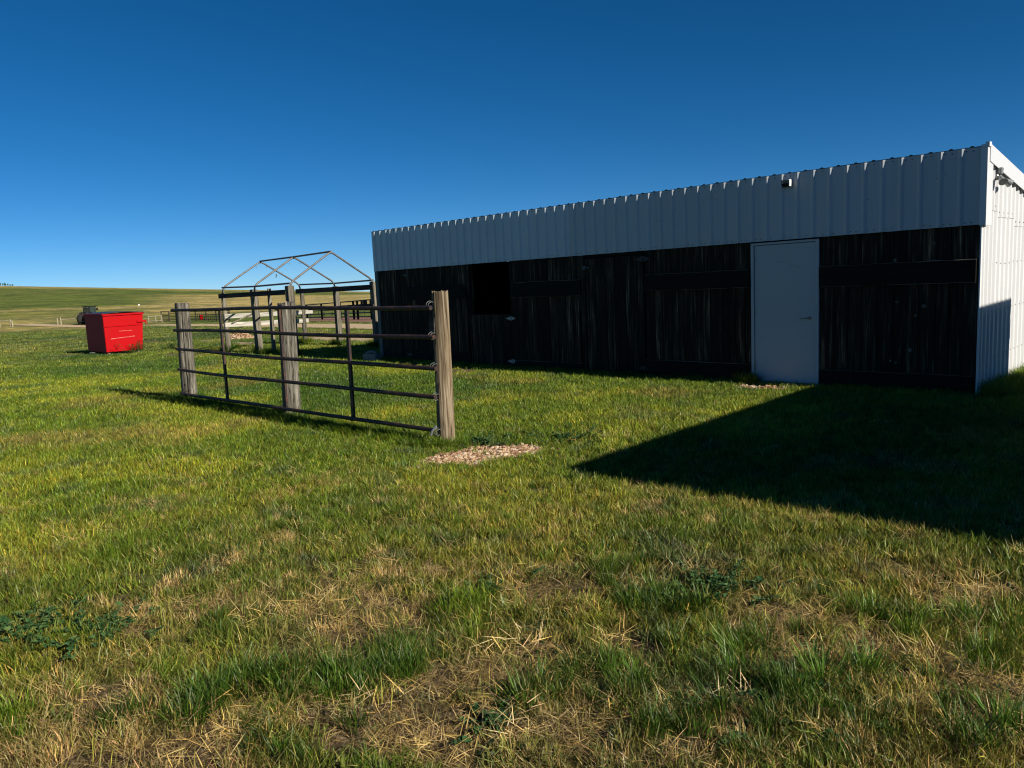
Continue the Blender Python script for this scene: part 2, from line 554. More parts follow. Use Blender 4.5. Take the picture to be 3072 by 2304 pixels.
def zone_masks(x, y):
    """bare (0..1), sand (0..1), prairie, dry"""
    x = np.asarray(x, float); y = np.asarray(y, float)
    d, a = polar(x, y)
    sand = np.zeros_like(x)
    for p, aa, bb in SAND:
        ang = math.radians(168)
        sand = np.maximum(sand, sstep(1.15, 0.75, ell(x, y, p.x, p.y, ang, aa, bb, 0.45, 21)))
    sand = np.maximum(sand, 0.8*sstep(1.0, 0.8, ell(x, y, *PATCH, 0.3, 9)))
    sand = np.maximum(sand, 0.6*sstep(1.0, 0.7, ell(x, y, *DOORP, 0.3, 9)))
    dirt = np.zeros_like(x)
    for p, aa, bb in DIRT:
        dirt = np.maximum(dirt, sstep(1.2, 0.6, ell(x, y, p.x, p.y, math.radians(172), aa, bb, 0.5, 31)))
    # thin, patchy turf close by
    fore = sstep(6.6, 3.2, d)
    n = 0.35*fbm(x*0.9, y*0.9, 41, 3)+0.65*fbm(x*3.1, y*3.1, 43, 3)
    bare = sstep(0.50, 0.60, n)*(0.15+0.85*fore)
    bare = np.maximum(bare, dirt*0.85)
    edge = sstep(108, 118, d + 14*(fbm(x/20, y/20, 77)-0.5))
    edge = np.maximum(edge, 0)
    t = rise_t(d)
    left = sstep(154.5, 163, a)
    n2 = fbm(x/55, y/55, 51, 4)
    n3 = fbm(x/16, y/16, 52, 3)
    dl = 0.55*sstep(0.16, 0.03, t) + 0.75*sstep(0.035, 0.0, np.abs(t-0.17)) + sstep(0.82, 0.95, t)*0.75
    dr = 1.15*sstep(0.03, 0.12, t)*sstep(0.62, 0.5, t) + 0.55*sstep(0.74, 0.85, t)
    dry = dl*left + dr*(1-left)
    dry = np.clip(dry + (n2-0.5)*0.9 + (n3-0.5)*0.5, 0, 1)
    return bare, sand, dirt, edge, dry

# ------------------------------------------------------------------ ground sheet
def make_ground():
    rad = [0.0]
    r = 0.6
    while r < 9000:
        rad.append(r); r *= 1.032
    rad = np.array(rad[1:])
    va = math.degrees(math.atan2(_F[1], _F[0]))
    fine = np.arange(va-46, va+46, 0.3)
    coarse = np.arange(va+46, va+314, 3.0)
    ang = np.radians(np.concatenate([fine, coarse]))
    nr, na = len(rad), len(ang)
    X = CX + rad[:, None]*np.cos(ang)[None, :]
    Y = CY + rad[:, None]*np.sin(ang)[None, :]
    Z = terrain(X, Y)
    V = np.stack([X.ravel(), Y.ravel(), Z.ravel()], 1)
    V = np.vstack([V, [[CX, CY, gz(CX, CY)]]])
    i = np.arange(nr-1)[:, None]*na
    j = np.arange(na)[None, :]
    j2 = (j+1) % na
    quads = np.stack([(i+j), (i+na+j), (i+na+j2), (i+j2)], -1).reshape(-1, 4)
    tris = np.stack([np.full(na, nr*na), np.arange(na), (np.arange(na)+1) % na], 1)
    me = bpy.data.meshes.new('ground')
    me.from_pydata(V.tolist(), [], quads.tolist()+tris.tolist())
    bare, sand, dirt, edge, dry = zone_masks(V[:, 0], V[:, 1])
    d, a = polar(V[:, 0], V[:, 1])
    col = np.zeros((len(V), 4), np.float32)
    col[:, 0] = edge
    col[:, 1] = dry
    soilmix = np.maximum(bare, np.maximum(dirt, 0.62*sstep(9, 4, d)))
    col[:, 2] = soilmix
    col[:, 3] = sand
    ca = me.color_attributes.new('zone', 'FLOAT_COLOR', 'POINT')
    ca.data.foreach_set('color', col.ravel())
    me.polygons.foreach_set('use_smooth', np.ones(len(me.polygons), bool))
    me.materials.append(MAT['ground_soil'])
    o = bpy.data.objects.new('ground', me)
    COL.objects.link(o)
    o['kind'] = 'structure'
    return o

ground = make_ground()

def strip(name, pts, w0, material, lift=0.03, seg=40, wob=0.5):
    """a flat track laid along the ground"""
    V, Fc = [], []
    P = []
    for a, b_ in zip(pts[:-1], pts[1:]):
        for k in range(seg):
            P.append(Vector(a).lerp(Vector(b_), k/seg))
    P.append(Vector(pts[-1]))
    for i, p in enumerate(P):
        d = (P[min(i+1, len(P)-1)]-P[max(i-1, 0)]); d.z = 0; d.normalize()
        s = Vector((-d.y, d.x, 0))
        for k in range(5):
            t = (k/4-0.5)*w0
            q = p + s*(t + (wob*(float(fbm(i*0.31, k*3.1, 61))-0.5) if k in (0, 4) else 0))
            V.append((q.x, q.y, gz(q.x, q.y)+lift))
    n = len(P)
    for i in range(n-1):
        for k in range(4):
            Fc.append((i*5+k, i*5+k+1, (i+1)*5+k+1, (i+1)*5+k))
    o = MB().add(V, Fc).build(name, material)
    for p in o.data.polygons:
        p.use_smooth = True
    o['kind'] = 'structure'
    return o

rd_r, rd_m, rd_l = at(1125, 981), at(880, 978), at(470, 975.5)
rd_ll = at(60, 973.5)
ext = rd_r + (rd_r-rd_m).normalized()*25
strip('gravel_road', [ext, rd_r, rd_m, rd_l, rd_ll], 3.8, 'road_gravel', 0.05)
ar = [at(925, 957), at(1135, 957)]
strip('red_dirt_track', [ar[0], ar[1], ar[1]+(ar[1]-ar[0])*0.6], 10.0, 'red_dirt', 0.05)

# ------------------------------------------------------------------ the shed
shed = thing('shed', 'long low shed of blackened planks with white ribbed metal band and end wall', 'shed', (0, 0, 0))
ZF0, ZF1 = 2.095, 3.01        # bottom and top of the white band
YF = -0.035                   # its face
SLOPE = 0.155

# shell behind the planks
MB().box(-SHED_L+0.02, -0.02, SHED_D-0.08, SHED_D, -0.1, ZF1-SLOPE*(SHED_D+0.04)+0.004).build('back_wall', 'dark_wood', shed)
MB().add([(-SHED_L+0.01, 0.05, -0.1), (-SHED_L+0.01, SHED_D-0.1, -0.1), (-SHED_L+0.01, SHED_D-0.1, ZF1-SLOPE*SHED_D-0.06), (-SHED_L+0.01, 0.05, ZF1-0.06),
          (-SHED_L+0.07, 0.05, -0.1), (-SHED_L+0.07, SHED_D-0.1, -0.1), (-SHED_L+0.07, SHED_D-0.1, ZF1-SLOPE*SHED_D-0.06), (-SHED_L+0.07, 0.05, ZF1-0.06)],
         [(0, 1, 2, 3), (7, 6, 5, 4), (0, 4, 5, 1), (1, 5, 6, 2), (2, 6, 7, 3), (3, 7, 4, 0)]).build('side_wall', 'dark_wood', shed)
MB().box(-SHED_L+0.1, -0.1, 0.2, SHED_D-0.15, -0.06, 0.012).build('floor_slab', 'concrete', shed)
MB().box(-SHED_L+0.03, -0.03, 0.035, 0.115, ZF0+0.1, ZF1-0.06).build('header_beam', 'dark_wood_flat', shed)

def plank_run(x0, x1, z0, z1, parent, y=0.0, th=0.022, wmean=0.165, name='plank', zjit=0.012):
    x = x0
    while x < x1-0.03:
        w = wmean*random.uniform(0.8, 1.25)
        if x1-(x+w) < 0.07:
            w = x1-x
        g = random.uniform(0.004, 0.011)
        yy = y+random.uniform(-0.004, 0.004)
        sk = random.uniform(-0.004, 0.004)
        a, b_ = x+g/2, x+w-g/2
        za, zb = z0+random.uniform(-zjit, zjit), z1
        V = [(a, yy, za), (b_, yy+sk, za), (b_, yy+th, za), (a, yy+th, za), (a, yy, zb), (b_, yy+sk, zb), (b_, yy+th, zb), (a, yy+th, zb)]
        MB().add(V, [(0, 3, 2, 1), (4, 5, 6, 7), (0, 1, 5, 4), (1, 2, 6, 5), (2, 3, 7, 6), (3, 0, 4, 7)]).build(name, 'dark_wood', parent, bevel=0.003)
        x += w

def brace(x0, x1, z0, z1, parent, th=0.042, y=-0.004, cut=0.0, name='brace_board', m='dark_wood_flat'):
    V = [(x0, y-th, z0), (x1, y-th, z0), (x1, y, z0), (x0, y, z0), (x0, y-th, z1), (x1-cut, y-th, z1), (x1-cut, y, z1), (x0, y, z1)]
    o = MB().add(V, [(0, 3, 2, 1), (4, 5, 6, 7), (0, 1, 5, 4), (1, 2, 6, 5), (2, 3, 7, 6), (3, 0, 4, 7)]).build(name, m, parent, bevel=0.004)
    if parent is shed:  # pale strips paint the skylight caught along the board edges
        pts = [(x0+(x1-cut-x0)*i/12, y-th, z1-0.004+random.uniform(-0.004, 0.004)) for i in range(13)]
        MB().tube(pts, [random.uniform(0.002, 0.007) for _ in pts], 6).build('edge_highlight', 'highlight_wood', o)
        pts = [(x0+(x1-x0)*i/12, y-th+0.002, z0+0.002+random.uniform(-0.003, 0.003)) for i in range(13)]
        MB().tube(pts, [random.uniform(0.001, 0.005) for _ in pts], 6).build('edge_highlight', 'highlight_wood', o)
    return o

ZP = ZF0+0.06
# left end: pale weathered corner post, then fixed planks
MB().box(-SHED_L, -SHED_L+0.12, -0.03, 0.09, -0.05, ZP-0.04).build('corner_post', 'corner_weathered', shed, bevel=0.006)
plank_run(-SHED_L+0.125, -11.44, -0.02, ZP, shed)
# the wide stall door with a long brace
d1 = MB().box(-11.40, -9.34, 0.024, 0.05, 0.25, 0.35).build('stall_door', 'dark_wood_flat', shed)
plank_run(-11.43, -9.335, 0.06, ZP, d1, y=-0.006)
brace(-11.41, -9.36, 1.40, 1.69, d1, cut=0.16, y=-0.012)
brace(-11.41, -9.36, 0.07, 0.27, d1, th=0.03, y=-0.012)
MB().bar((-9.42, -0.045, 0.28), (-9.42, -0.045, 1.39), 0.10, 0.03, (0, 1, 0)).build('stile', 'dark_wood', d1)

def strap_hinge(x, z, parent, m='hinge_steel', s=1.0, y=-0.024):
    V = [(x-0.15*s, y, z), (x-0.02*s, y, z-0.035*s), (x+0.02*s, y, z-0.04*s), (x+0.14*s, y, z), (x+0.02*s, y, z+0.04*s), (x-0.02*s, y, z+0.035*s)]
    V2 = [(a, b_+0.006, c_) for a, b_, c_ in V]
    F = [(0, 1, 2, 3, 4, 5), (11, 10, 9, 8, 7, 6)] + [(i, i+6, (i+1) % 6+6, (i+1) % 6) for i in range(6)]
    o = MB().add(V, F[:0]).add(V+V2, F).tube([(x, y-0.004, z-0.045*s), (x, y-0.004, z+0.045*s)], 0.009, 8)
    for dx in (-0.1, -0.05, 0.05, 0.1):
        o.lathe([(0.007, y-0.005), (0.007, y)], 8, 'y', (x+dx*s, 0, z))
    return o.build('hinge', m, parent)

strap_hinge(-11.42, 1.96, d1, 'hinge_dull', s=0.9)
strap_hinge(-11.42, 0.17, d1, 'hinge_dull', s=0.9, y=-0.05)
# dutch door: upper half open onto the dark inside
d2 = MB().box(-9.29, -8.17, 0.024, 0.05, 0.18, 0.28).build('half_door', 'dark_wood_flat', shed)
MB().box(-9.29, -8.17, 0.024, 0.05, 0.8, 0.9).build('rail', 'dark_wood_flat', d2)
plank_run(-9.31, -8.14, 0.05, 1.06, d2, y=-0.004, wmean=0.2, zjit=0.01)
strap_hinge(-8.13, 0.98, d2, s=1.0)
strap_hinge(-8.13, 0.13, d2, s=1.0)
MB().box(-9.335, -9.315, -0.02, 0.1, 0, ZP).build('door_jamb', 'dark_wood', shed)
MB().box(-8.125, -8.105, -0.012, 0.1, 0, ZP).build('door_jamb', 'dark_wood', shed)
# fixed bay
plank_run(-8.10, -6.30, 0.0, ZP, shed)
brace(-8.07, -6.30, 1.385, 1.675, shed, y=-0.008)
brace(-8.07, -6.32, 0.0, 0.16, shed, th=0.02, y=-0.006)
MB().bar((-6.40, -0.02, 0.17), (-6.40, -0.02, 1.38), 0.09, 0.022, (0, 1, 0)).build('stile', 'dark_wood', shed)
MB().box(-6.295, -6.215, -0.03, 0.06, -0.02, ZP).build('door_post', 'old_wood' if False else 'dark_wood', shed, bevel=0.005)
# plain plank door
d3 = MB().box(-6.18, -4.97, 0.024, 0.05, 0.3, 0.4).build('plank_door', 'dark_wood_flat', shed)
MB().box(-6.18, -4.97, 0.024, 0.05, 1.6, 1.7).build('rail', 'dark_wood_flat', d3)
plank_run(-6.205, -4.955, 0.05, 2.03, d3, y=-0.012, wmean=0.2)
strap_hinge(-4.95, 1.96, d3, 'black_metal', 1.15, y=-0.036)
strap_hinge(-4.95, 0.13, d3, 'black_metal', 1.15, y=-0.036)
MB().box(-6.19, -6.10, -0.034, -0.014, 1.86, 1.89).box(-6.25, -6.17, -0.045, -0.03, 1.84, 1.91).build('latch', 'hinge_dull', d3)
MB().box(-6.21, -4.95, 0.0, 0.03, 2.04, ZP).build('lintel', 'dark_wood_flat', shed)
# bay beside the steel door
plank_run(-4.935, -3.03, 0.0, ZP, shed, wmean=0.18)
brace(-4.92, -3.03, 1.43, 1.70, shed, y=-0.008)
brace(-4.92, -3.03, 0.0, 0.285, shed, th=0.03, y=-0.008)
for xx in (-3.30, -3.15):
    MB().bar((xx, -0.022, 0.29), (xx, -0.022, 1.425), 0.075, 0.024, (0, 1, 0)).build('stile', 'dark_wood', shed)
# bay at the corner
plank_run(-1.975, -0.015, 0.0, ZP, shed, wmean=0.185)
brace(-1.96, -0.03, 1.405, 1.69, shed, y=-0.008)
brace(-1.96, -0.03, -0.03, 0.25, shed, th=0.03, y=-0.008)
for xx, zz, rr in ((-0.53, 1.91, 0.035), (-0.98, 1.72, 0.022), (-0.95, 1.18, 0.02), (-0.62, 1.12, 0.026), (-0.72, 1.0, 0.018), (-0.78, 0.55, 0.028), (-1.02, 0.4, 0.018), (-0.95, 0.38, 0.02)):
    MB().lathe([(rr, -0.006), (rr*0.8, -0.010), (rr*0.75, 0.002)], 12, 'y', (xx, 0, zz)).build('wood_knot', 'old_wood', shed)

# steel door
DX0, DX1 = -2.957, -2.043
fr = MB()
fr.box(DX0-0.055, DX0-0.007, -0.022, 0.08, 0.0, 2.075).box(DX1+0.007, DX1+0.06, -0.022, 0.08, 0.0, 2.075).box(DX0-0.007, DX1+0.007, -0.022, 0.08, 2.043, 2.075)
fr.build('door_frame', 'door_paint', shed, bevel=0.003)
door = MB().box(DX0, DX1, -0.006, 0.038, 0.03, 2.036).build('door', 'door_paint', shed, bevel=0.003)
MB().lathe([(0.03, -0.014), (0.03, -0.008)], 20, 'y', (-2.115, 0, 0.97)).build('handle_rose', 'steel', door, smooth=True)
MB().tube([(-2.115, -0.012, 0.97), (-2.115, -0.055, 0.97), (-2.135, -0.062, 0.97), (-2.23, -0.06, 0.968)], [0.011, 0.011, 0.011, 0.009], 10).build('handle', 'steel', door, smooth=True)
for zz in (0.25, 1.05, 1.82):
    MB().tube([(DX0-0.006, -0.026, zz-0.05), (DX0-0.006, -0.026, zz+0.05)], 0.007, 8).build('hinge', 'steel', door)
MB().bar((-2.62, -0.0075, 1.80), (-2.47, -0.0075, 1.77), 0.004, 0.002, (0, 0, 1)).bar((-2.43, -0.0075, 1.755), (-2.28, -0.0075, 1.70), 0.003, 0.002).build('scratch', 'black_metal', door)
MB().box(DX0-0.06, DX1+0.065, -0.10, 0.1, -0.06, 0.022).build('door_sill', 'concrete', shed, bevel=0.006)
MB().box(DX0+0.002, DX1-0.002, -0.012, 0.05, 0.022, 0.03).build('threshold', 'steel', shed)

# ribbed sheet: profile along one axis, extruded along another
def rib_profile(w, pitch, first, base, top, h):
    """(s, depth) pairs along the sheet"""
    out = [(0.0, 0.0)]
    s = first
    while s < w-base/2-0.001:
        out += [(s-base/2, 0), (s-top/2, h), (s+top/2, h), (s+base/2, 0)]
        s += pitch
    out.append((w, 0.0))
    return [p for i, p in enumerate(out) if i == 0 or p[0] > out[i-1][0]+1e-6]

PIT = 0.2286
k = 0
x1 = -0.0
while x1 > -SHED_L+0.01:
    w = min(PIT*4 + (PIT/2 if k == 0 else 0), x1+SHED_L)
    x0 = x1-w
    pr = rib_profile(w, PIT, PIT/2, 0.082, 0.020, 0.021)
    V, F = [], []
    off = -0.0016*(k % 2)
    for s, h in pr:
        V += [(x0+s+0.0005*0, YF-h+off, ZF0+random.uniform(-.0015, .0015)), (x0+s, YF-h+off, ZF1)]
    n_ = len(pr)
    for i in range(n_-1):
        F.append((2*i, 2*i+2, 2*i+3, 2*i+1))
    o_ = len(V)
    V += [(a, b_+0.0012, c_) for a, b_, c_ in V[:o_]]
    for i in range(n_-1):
        F.append((o_+2*i+1, o_+2*i+3, o_+2*i+2, o_+2*i))
        F.append((2*i, o_+2*i, o_+2*i+2, 2*i+2))
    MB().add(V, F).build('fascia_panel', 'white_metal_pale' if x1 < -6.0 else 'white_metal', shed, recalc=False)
    x1 = x0
    k += 1
# nailers behind the band, its drip edge, screws
MB().box(-SHED_L, -0.02, YF+0.004, 0.03, ZF1-0.06, ZF1-0.004).build('fascia_batten', 'dark_wood_flat', shed)
MB().box(-SHED_L, -0.02, YF+0.004, -0.026, ZF0+0.01, ZF0+0.07).build('fascia_batten', 'dark_wood_flat', shed)
sm = MB()
xs = -0.06
while xs > -SHED_L+0.05:
    for dz in (0.035, 0.88):
        for dx in (0.0, 0.075):
            if random.random() < 0.8:
                sm.lathe([(0.0065, YF-0.0058), (0.008, YF-0.0018)], 6, 'y', (xs-dx-0.04, 0, ZF0+dz+random.uniform(-.006, .006)))
    xs -= PIT
for _ in range(34):
    sm.lathe([(0.007, YF-0.0045), (0.007, YF-0.0018)], 6, 'y', (random.uniform(-12.3, -0.2), 0, ZF0+random.uniform(0.2, 0.75)))
so = sm.build('screw_heads', 'black_metal', shed); so['kind'] = 'stuff'

# roof sheets with ribs running down the slope
x1 = 0.03
k = 0
while x1 > -SHED_L-0.02:
    w = min(PIT*4 + (0.03 if k == 0 else 0), x1+SHED_L+0.03)
    x0 = x1-w
    pr = rib_profile(w, PIT, PIT/2, 0.058, 0.022, 0.013)
    V, F = [], []
    ya, yb = YF-0.001, SHED_D+0.1
    lf = 0.0018*(k % 2)
    for s, h in pr:
        V += [(x0+s, ya, ZF1+0.008+h+lf), (x0+s, yb, ZF1+0.008-SLOPE*(yb-ya)+h+lf)]
    n_ = len(pr)
    for i in range(n_-1):
        F.append((2*i, 2*i+2, 2*i+3, 2*i+1))
    o_ = len(V)
    V += [(a, b_, ZF1+0.001+lf-SLOPE*(b_-ya)) for a, b_, c_ in V[:o_]]
    for i in range(n_-1):
        F.append((o_+2*i+1, o_+2*i+3, o_+2*i+2, o_+2*i))
        F.append((2*i, o_+2*i, o_+2*i+2, 2*i+2))
    F.append((0, 1, o_+1, o_)); F.append((2*n_-2, o_+2*n_-2, o_+2*n_-1, 2*n_-1))
    MB().add(V, F).build('roof_panel', 'roof_metal', shed)
    x1 = x0
    k += 1

# end wall: lower sheets, upper sheets lapped over them, trims
def rakez(y):
    return ZF1 - SLOPE*(y-YF)

def end_sheet(y0, y1, z0, z1f, xoff, jit=0.0):
    w = y1-y0
    pr = rib_profile(w, w/4.0, w/8.0, 0.085, 0.04, 0.024)
    V, F = [], []
    for s, h in pr:
        V += [(xoff+h, y0+s, z0), (xoff+h, y0+s, z1f(y0+s))]
    n_ = len(pr)
    for i in range(n_-1):
        F.append((2*i, 2*i+2, 2*i+3, 2*i+1))
    o_ = len(V)
    V += [(a-0.0012, b_, c_) for a, b_, c_ in V[:o_]]
    for i in range(n_-1):
        F.append((o_+2*i+1, o_+2*i+3, o_+2*i+2, o_+2*i))
        F.append((2*i, o_+2*i, o_+2*i+2, 2*i+2))
    return MB().add(V, F).build('end_wall_panel', 'white_metal_sunlit', shed, recalc=False)

ys = [-0.02, 0.66, 1.50, 2.34, 3.18, 4.02, 4.86, 5.70, SHED_D]
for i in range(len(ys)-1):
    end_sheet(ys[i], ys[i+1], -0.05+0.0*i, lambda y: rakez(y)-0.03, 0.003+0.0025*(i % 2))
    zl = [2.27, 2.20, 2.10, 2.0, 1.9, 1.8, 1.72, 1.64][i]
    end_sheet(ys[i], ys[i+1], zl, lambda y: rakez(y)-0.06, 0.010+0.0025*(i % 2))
MB().box(-0.03, 0.0, 0.03, SHED_D-0.1, -0.05, 2.02).build('end_wall_backing', 'dark_wood', shed)
sm = MB()
for zz in (0.42, 1.02, 1.62):
    y = 0.06
    while y < 4:
        sm.lathe([(0.009, 0.004), (0.0065, 0.011)], 6, 'x', (0.005, y, zz+random.uniform(-.008, .008)+(0.02 if y > 1.5 else 0)))
        y += 0.21
for y in np.arange(0.1, 3.0, 0.21):
    sm.lathe([(0.009, 0.002), (0.0065, 0.009)], 6, 'x', (0.012, float(y), [2.27, 2.20, 2.10, 2.0][min(3, int(np.searchsorted(ys, y))-1)]+0.06))
so = sm.build('screw_heads', 'lamp_grey', shed); so['kind'] = 'stuff'
# corner trims (white) and rake trim
MB().box(-0.012, 0.062, YF-0.024, YF-0.004, ZF0-0.012, ZF1+0.02).box(0.056, 0.062, YF-0.004, 0.19, ZF0-0.012, rakez(0.19)+0.02).build('corner_trim', 'white_trim', shed, bevel=0.002)
MB().box(-0.004, 0.012, -0.028, -0.012, -0.06, ZF0-0.015).box(0.006, 0.012, -0.012, 0.045, -0.06, ZF0-0.015).build('corner_trim', 'white_trim', shed)
rt = MB()
y0, y1 = 0.02, SHED_D+0.1
V = []
for xx in (0.064, 0.072):
    V += [(xx, y0, rakez(y0)-0.165), (xx, y1, rakez(y1)-0.165), (xx, y1, rakez(y1)+0.035), (xx, y0, rakez(y0)+0.035)]
rt.add(V, [(0, 1, 2, 3), (7, 6, 5, 4), (0, 4, 5, 1), (1, 5, 6, 2), (2, 6, 7, 3), (3, 7, 4, 0)])
rt.build('rake_trim', 'white_trim', shed)
MB().box(0.035, 0.078, YF-0.03, 0.03, ZF1-0.01, ZF1+0.045).build('rake_end_cap', 'white_trim', shed)

# wall lamp on the white band
lp = on_y(2365, 551, YF)
wl_ = thing('wall_lamp', 'small square floodlight fixed to the white metal band above the door', 'lamp', (float(lp[0]), YF-0.002, float(lp[2])))
wl_.scale = (0.88, 0.88, 0.88)
o = MB().box(-0.075, 0.075, -0.05, -0.022, -0.06, 0.055).build('back_box', 'lamp_grey', wl_, bevel=0.004)
V = [(-0.072, -0.05, -0.055), (0.072, -0.05, -0.055), (0.072, -0.05, 0.05), (-0.072, -0.05, 0.05), (-0.072, -0.12, 0.03), (0.072, -0.12, 0.03), (0.072, -0.12, 0.05), (-0.072, -0.12, 0.05)]
MB().box(-0.075, -0.067, -0.12, -0.052, -0.05, 0.055).box(0.067, 0.075, -0.12, -0.052, -0.05, 0.055).box(-0.067, 0.067, -0.125, -0.052, 0.045, 0.055).build('hood', 'white_trim', wl_)
MB().add([(-0.066, -0.054, -0.05), (0.066, -0.054, -0.05), (0.066, -0.108, 0.0), (-0.066, -0.108, 0.0), (-0.066, -0.053, -0.048), (0.066, -0.053, -0.048), (0.066, -0.104, 0.002), (-0.066, -0.104, 0.002)],
         [(0, 1, 2, 3), (7, 6, 5, 4), (0, 4, 5, 1), (1, 5, 6, 2), (2, 6, 7, 3), (3, 7, 4, 0)]).build('lens', 'black_plastic', wl_)
MB().box(-0.03, 0.03, -0.024, 0.0, -0.03, 0.03).build('mount', 'lamp_grey', wl_)

# twin floodlight on the end wall
fl = thing('flood_light', 'grey twin-headed floodlight on the white ribbed end wall under the eave', 'lamp', (0.034, 0.44, 2.68))
fl.scale = (0.78, 0.78, 0.78)
MB().lathe([(0.055, 0.0), (0.055, 0.03), (0.04, 0.045)], 16, 'x').build('mount', 'lamp_grey', fl, smooth=True)
def head(p0, p1, r0=0.028, r1=0.066):
    p0, p1 = Vector(p0), Vector(p1)
    d = p1-p0
    return MB().tube([p0, p0+d*0.25, p0+d*0.5, p1, p1-d*0.02, p0+d*0.6], [r0, r0*1.1, r0*1.5, r1, r1*0.93, r0*1.2], 16)
head((0.06, -0.03, 0.0), (0.13, -0.12, -0.10)).build('lamp_head', 'lamp_grey', fl, smooth=True)
head((0.07, 0.04, -0.03), (0.17, 0.13, -0.12)).build('lamp_head', 'lamp_grey', fl, smooth=True)
MB().lathe([(0.035, 0.04), (0.045, 0.12), (0.03, 0.14)], 14, 'z', (0.06, 0.0, 0.0)).build('sensor', 'lamp_grey', fl, smooth=True)
MB().tube([(0.05, 0, 0.02), (0.07, 0, 0.05), (0.06, 0, 0.08)], 0.014, 8).tube([(0.04, -0.02, 0), (0.06, -0.03, 0)], 0.014, 8).tube([(0.04, 0.02, -0.02), (0.07, 0.04, -0.03)], 0.014, 8).build('arm', 'lamp_grey', fl)

# concrete block by the left corner
bp = Vector((-12.50, -0.34, 0.0))
blk = thing('concrete_block', 'weathered concrete block lying on the grass against the shed corner', 'block', (bp.x, bp.y, gz(bp.x, bp.y)-0.01), 0.2)
MB().box(-0.20, 0.20, -0.10, -0.062, 0, 0.19).box(-0.20, 0.20, 0.062, 0.10, 0, 0.19).box(-0.20, -0.165, -0.062, 0.062, 0, 0.19).box(0.165, 0.20, -0.062, 0.062, 0, 0.19).box(-0.02, 0.02, -0.062, 0.062, 0, 0.19).build('block_body', 'concrete', blk)
MB().tube([(-0.14, -0.05, 0.195), (0.0, -0.02, 0.235), (0.14, 0.03, 0.2)], [0.03, 0.045, 0.03], 8).build('stone_cap', 'concrete', blk)

# ------------------------------------------------------------------ pipe panel fence on three posts
YP = -5.77
def wood_post(name, label, x, y, r, h, seed, lean=(0, 0), crack=None, mtl='grey_wood', top_rough=0.02):
    z0 = gz(x, y)
    t = thing(name, label, 'post', (x, y, z0), 0, 'posts carrying the pipe panel')
    n, rows = 40, 46
    V, F = [], []
    rs = np.random.default_rng(seed)
    ph = rs.random(8)*6.28
    for i in range(rows+1):
        f = i/rows
        z = -0.25+f*(h+0.25)
        for k_ in range(n):
            a = 2*math.pi*k_/n
            rr = r*(1.06-0.10*max(0, z)/h)
            rr *= 1+0.03*math.sin(2*a+ph[0])+0.02*math.sin(3*a+ph[1]+z*0.6)
            rr += 0.004*(float(vnoise(k_*0.9+seed, z*1.2, seed))-0.5)*2 + 0.003*(float(vnoise(k_*2.1, z*3.0, seed+5))-0.5)
            if crack:
                for ca, wd, dep, za, zb in crack:
                    cc = ca+0.10*math.sin(z*2.6+seed)
                    da = (a-cc+math.pi) % (2*math.pi)-math.pi
                    if za <= z <= zb:
                        rr -= dep*math.exp(-(da/wd)**2)
            zz = z
            if i == rows:
                zz = h + top_rough*(float(vnoise(k_*1.3, 0.5, seed+9))-0.5)*2
            if i == rows-1:
                zz = h-0.035
            if z < 0.03 and z > -0.3:
                rr *= 1.02
            sx, sy = lean[0]*max(0, z)/h, lean[1]*max(0, z)/h
            V.append((rr*math.cos(a)+sx, rr*math.sin(a)+sy, zz))
    for i in range(rows):
        for k_ in range(n):
            k2 = (k_+1) % n
            F.append((i*n+k_, i*n+k2, (i+1)*n+k2, (i+1)*n+k_))
    c0 = len(V)
    # uneven end grain
    for k_ in range(n):
        a = 2*math.pi*k_/n
        V.append((0.55*r*math.cos(a)+lean[0], 0.55*r*math.sin(a)+lean[1], h+0.02*(float(vnoise(k_*1.7, 3.3, seed+11))-0.6)))
    for k_ in range(n):
        k2 = (k_+1) % n
        F.append((rows*n+k_, rows*n+k2, c0+k2, c0+k_))
    F.append(tuple(c0+k_ for k_ in range(n)))
    o = MB().add(V, F).build('trunk', mtl, t, smooth=True)
    return t

CRK = [(math.radians(-52), 0.055, 0.028, -1, 3)]
P1 = (-10.15, -5.62); P2 = (-6.78, -5.62); P3 = (-3.545, -5.615)
post1 = wood_post('wood_post', 'thick grey post with a long split at the free end of the pipe panel', P1[0], P1[1], 0.112, 1.60, 3, (0.05, 0), [(math.radians(-35), 0.09, 0.03, -1, 3), (math.radians(-15), 0.07, 0.018, 1.0, 3)])
post2 = wood_post('wood_post', 'thick pale post with frayed top behind the middle of the pipe panel', P2[0], P2[1], 0.117, 1.555, 8, (0.09, 0.0), [(math.radians(-150), 0.09, 0.025, -1, 3), (math.radians(-120), 0.06, 0.015, 0.3, 3)], top_rough=0.03)
post3 = wood_post('wood_post', 'slim brown-grained post with a wooden patch near its top beside the gravel', P3[0], P3[1], 0.086, 1.62, 13, (0.03, 0), [(math.radians(-135), 0.10, 0.02, -1, 1.3), (math.radians(-110), 0.08, 0.016, 1.35, 3), (math.radians(-85), 0.06, 0.012, 1.4, 3)], mtl='brown_wood')
MB().bar((-0.018, -0.092, 1.20), (-0.012, -0.090, 1.355), 0.085, 0.016, (0, 1, 0)).build('patch_board', 'board_dark', post3)
for pz, pp, ang in ((1.16, post2, -75), (0.20, post2, -70), (1.16, post1, -60), (0.27, post1, -55)):
    a = math.radians(ang); rr = 0.122
    MB().lathe([(0.014, 0.006), (0.012, 0.0)], 10, 'z').build('bolt_hole', 'black_metal', pp)
    o = [c_ for c_ in COL.objects if c_.parent == pp][-1]
    o.rotation_euler = Vector((math.cos(a), math.sin(a), 0)).to_track_quat('Z', 'Y').to_euler()
    o.location = (0.112*math.cos(a)+0.05*pz/1.6, 0.112*math.sin(a), pz)

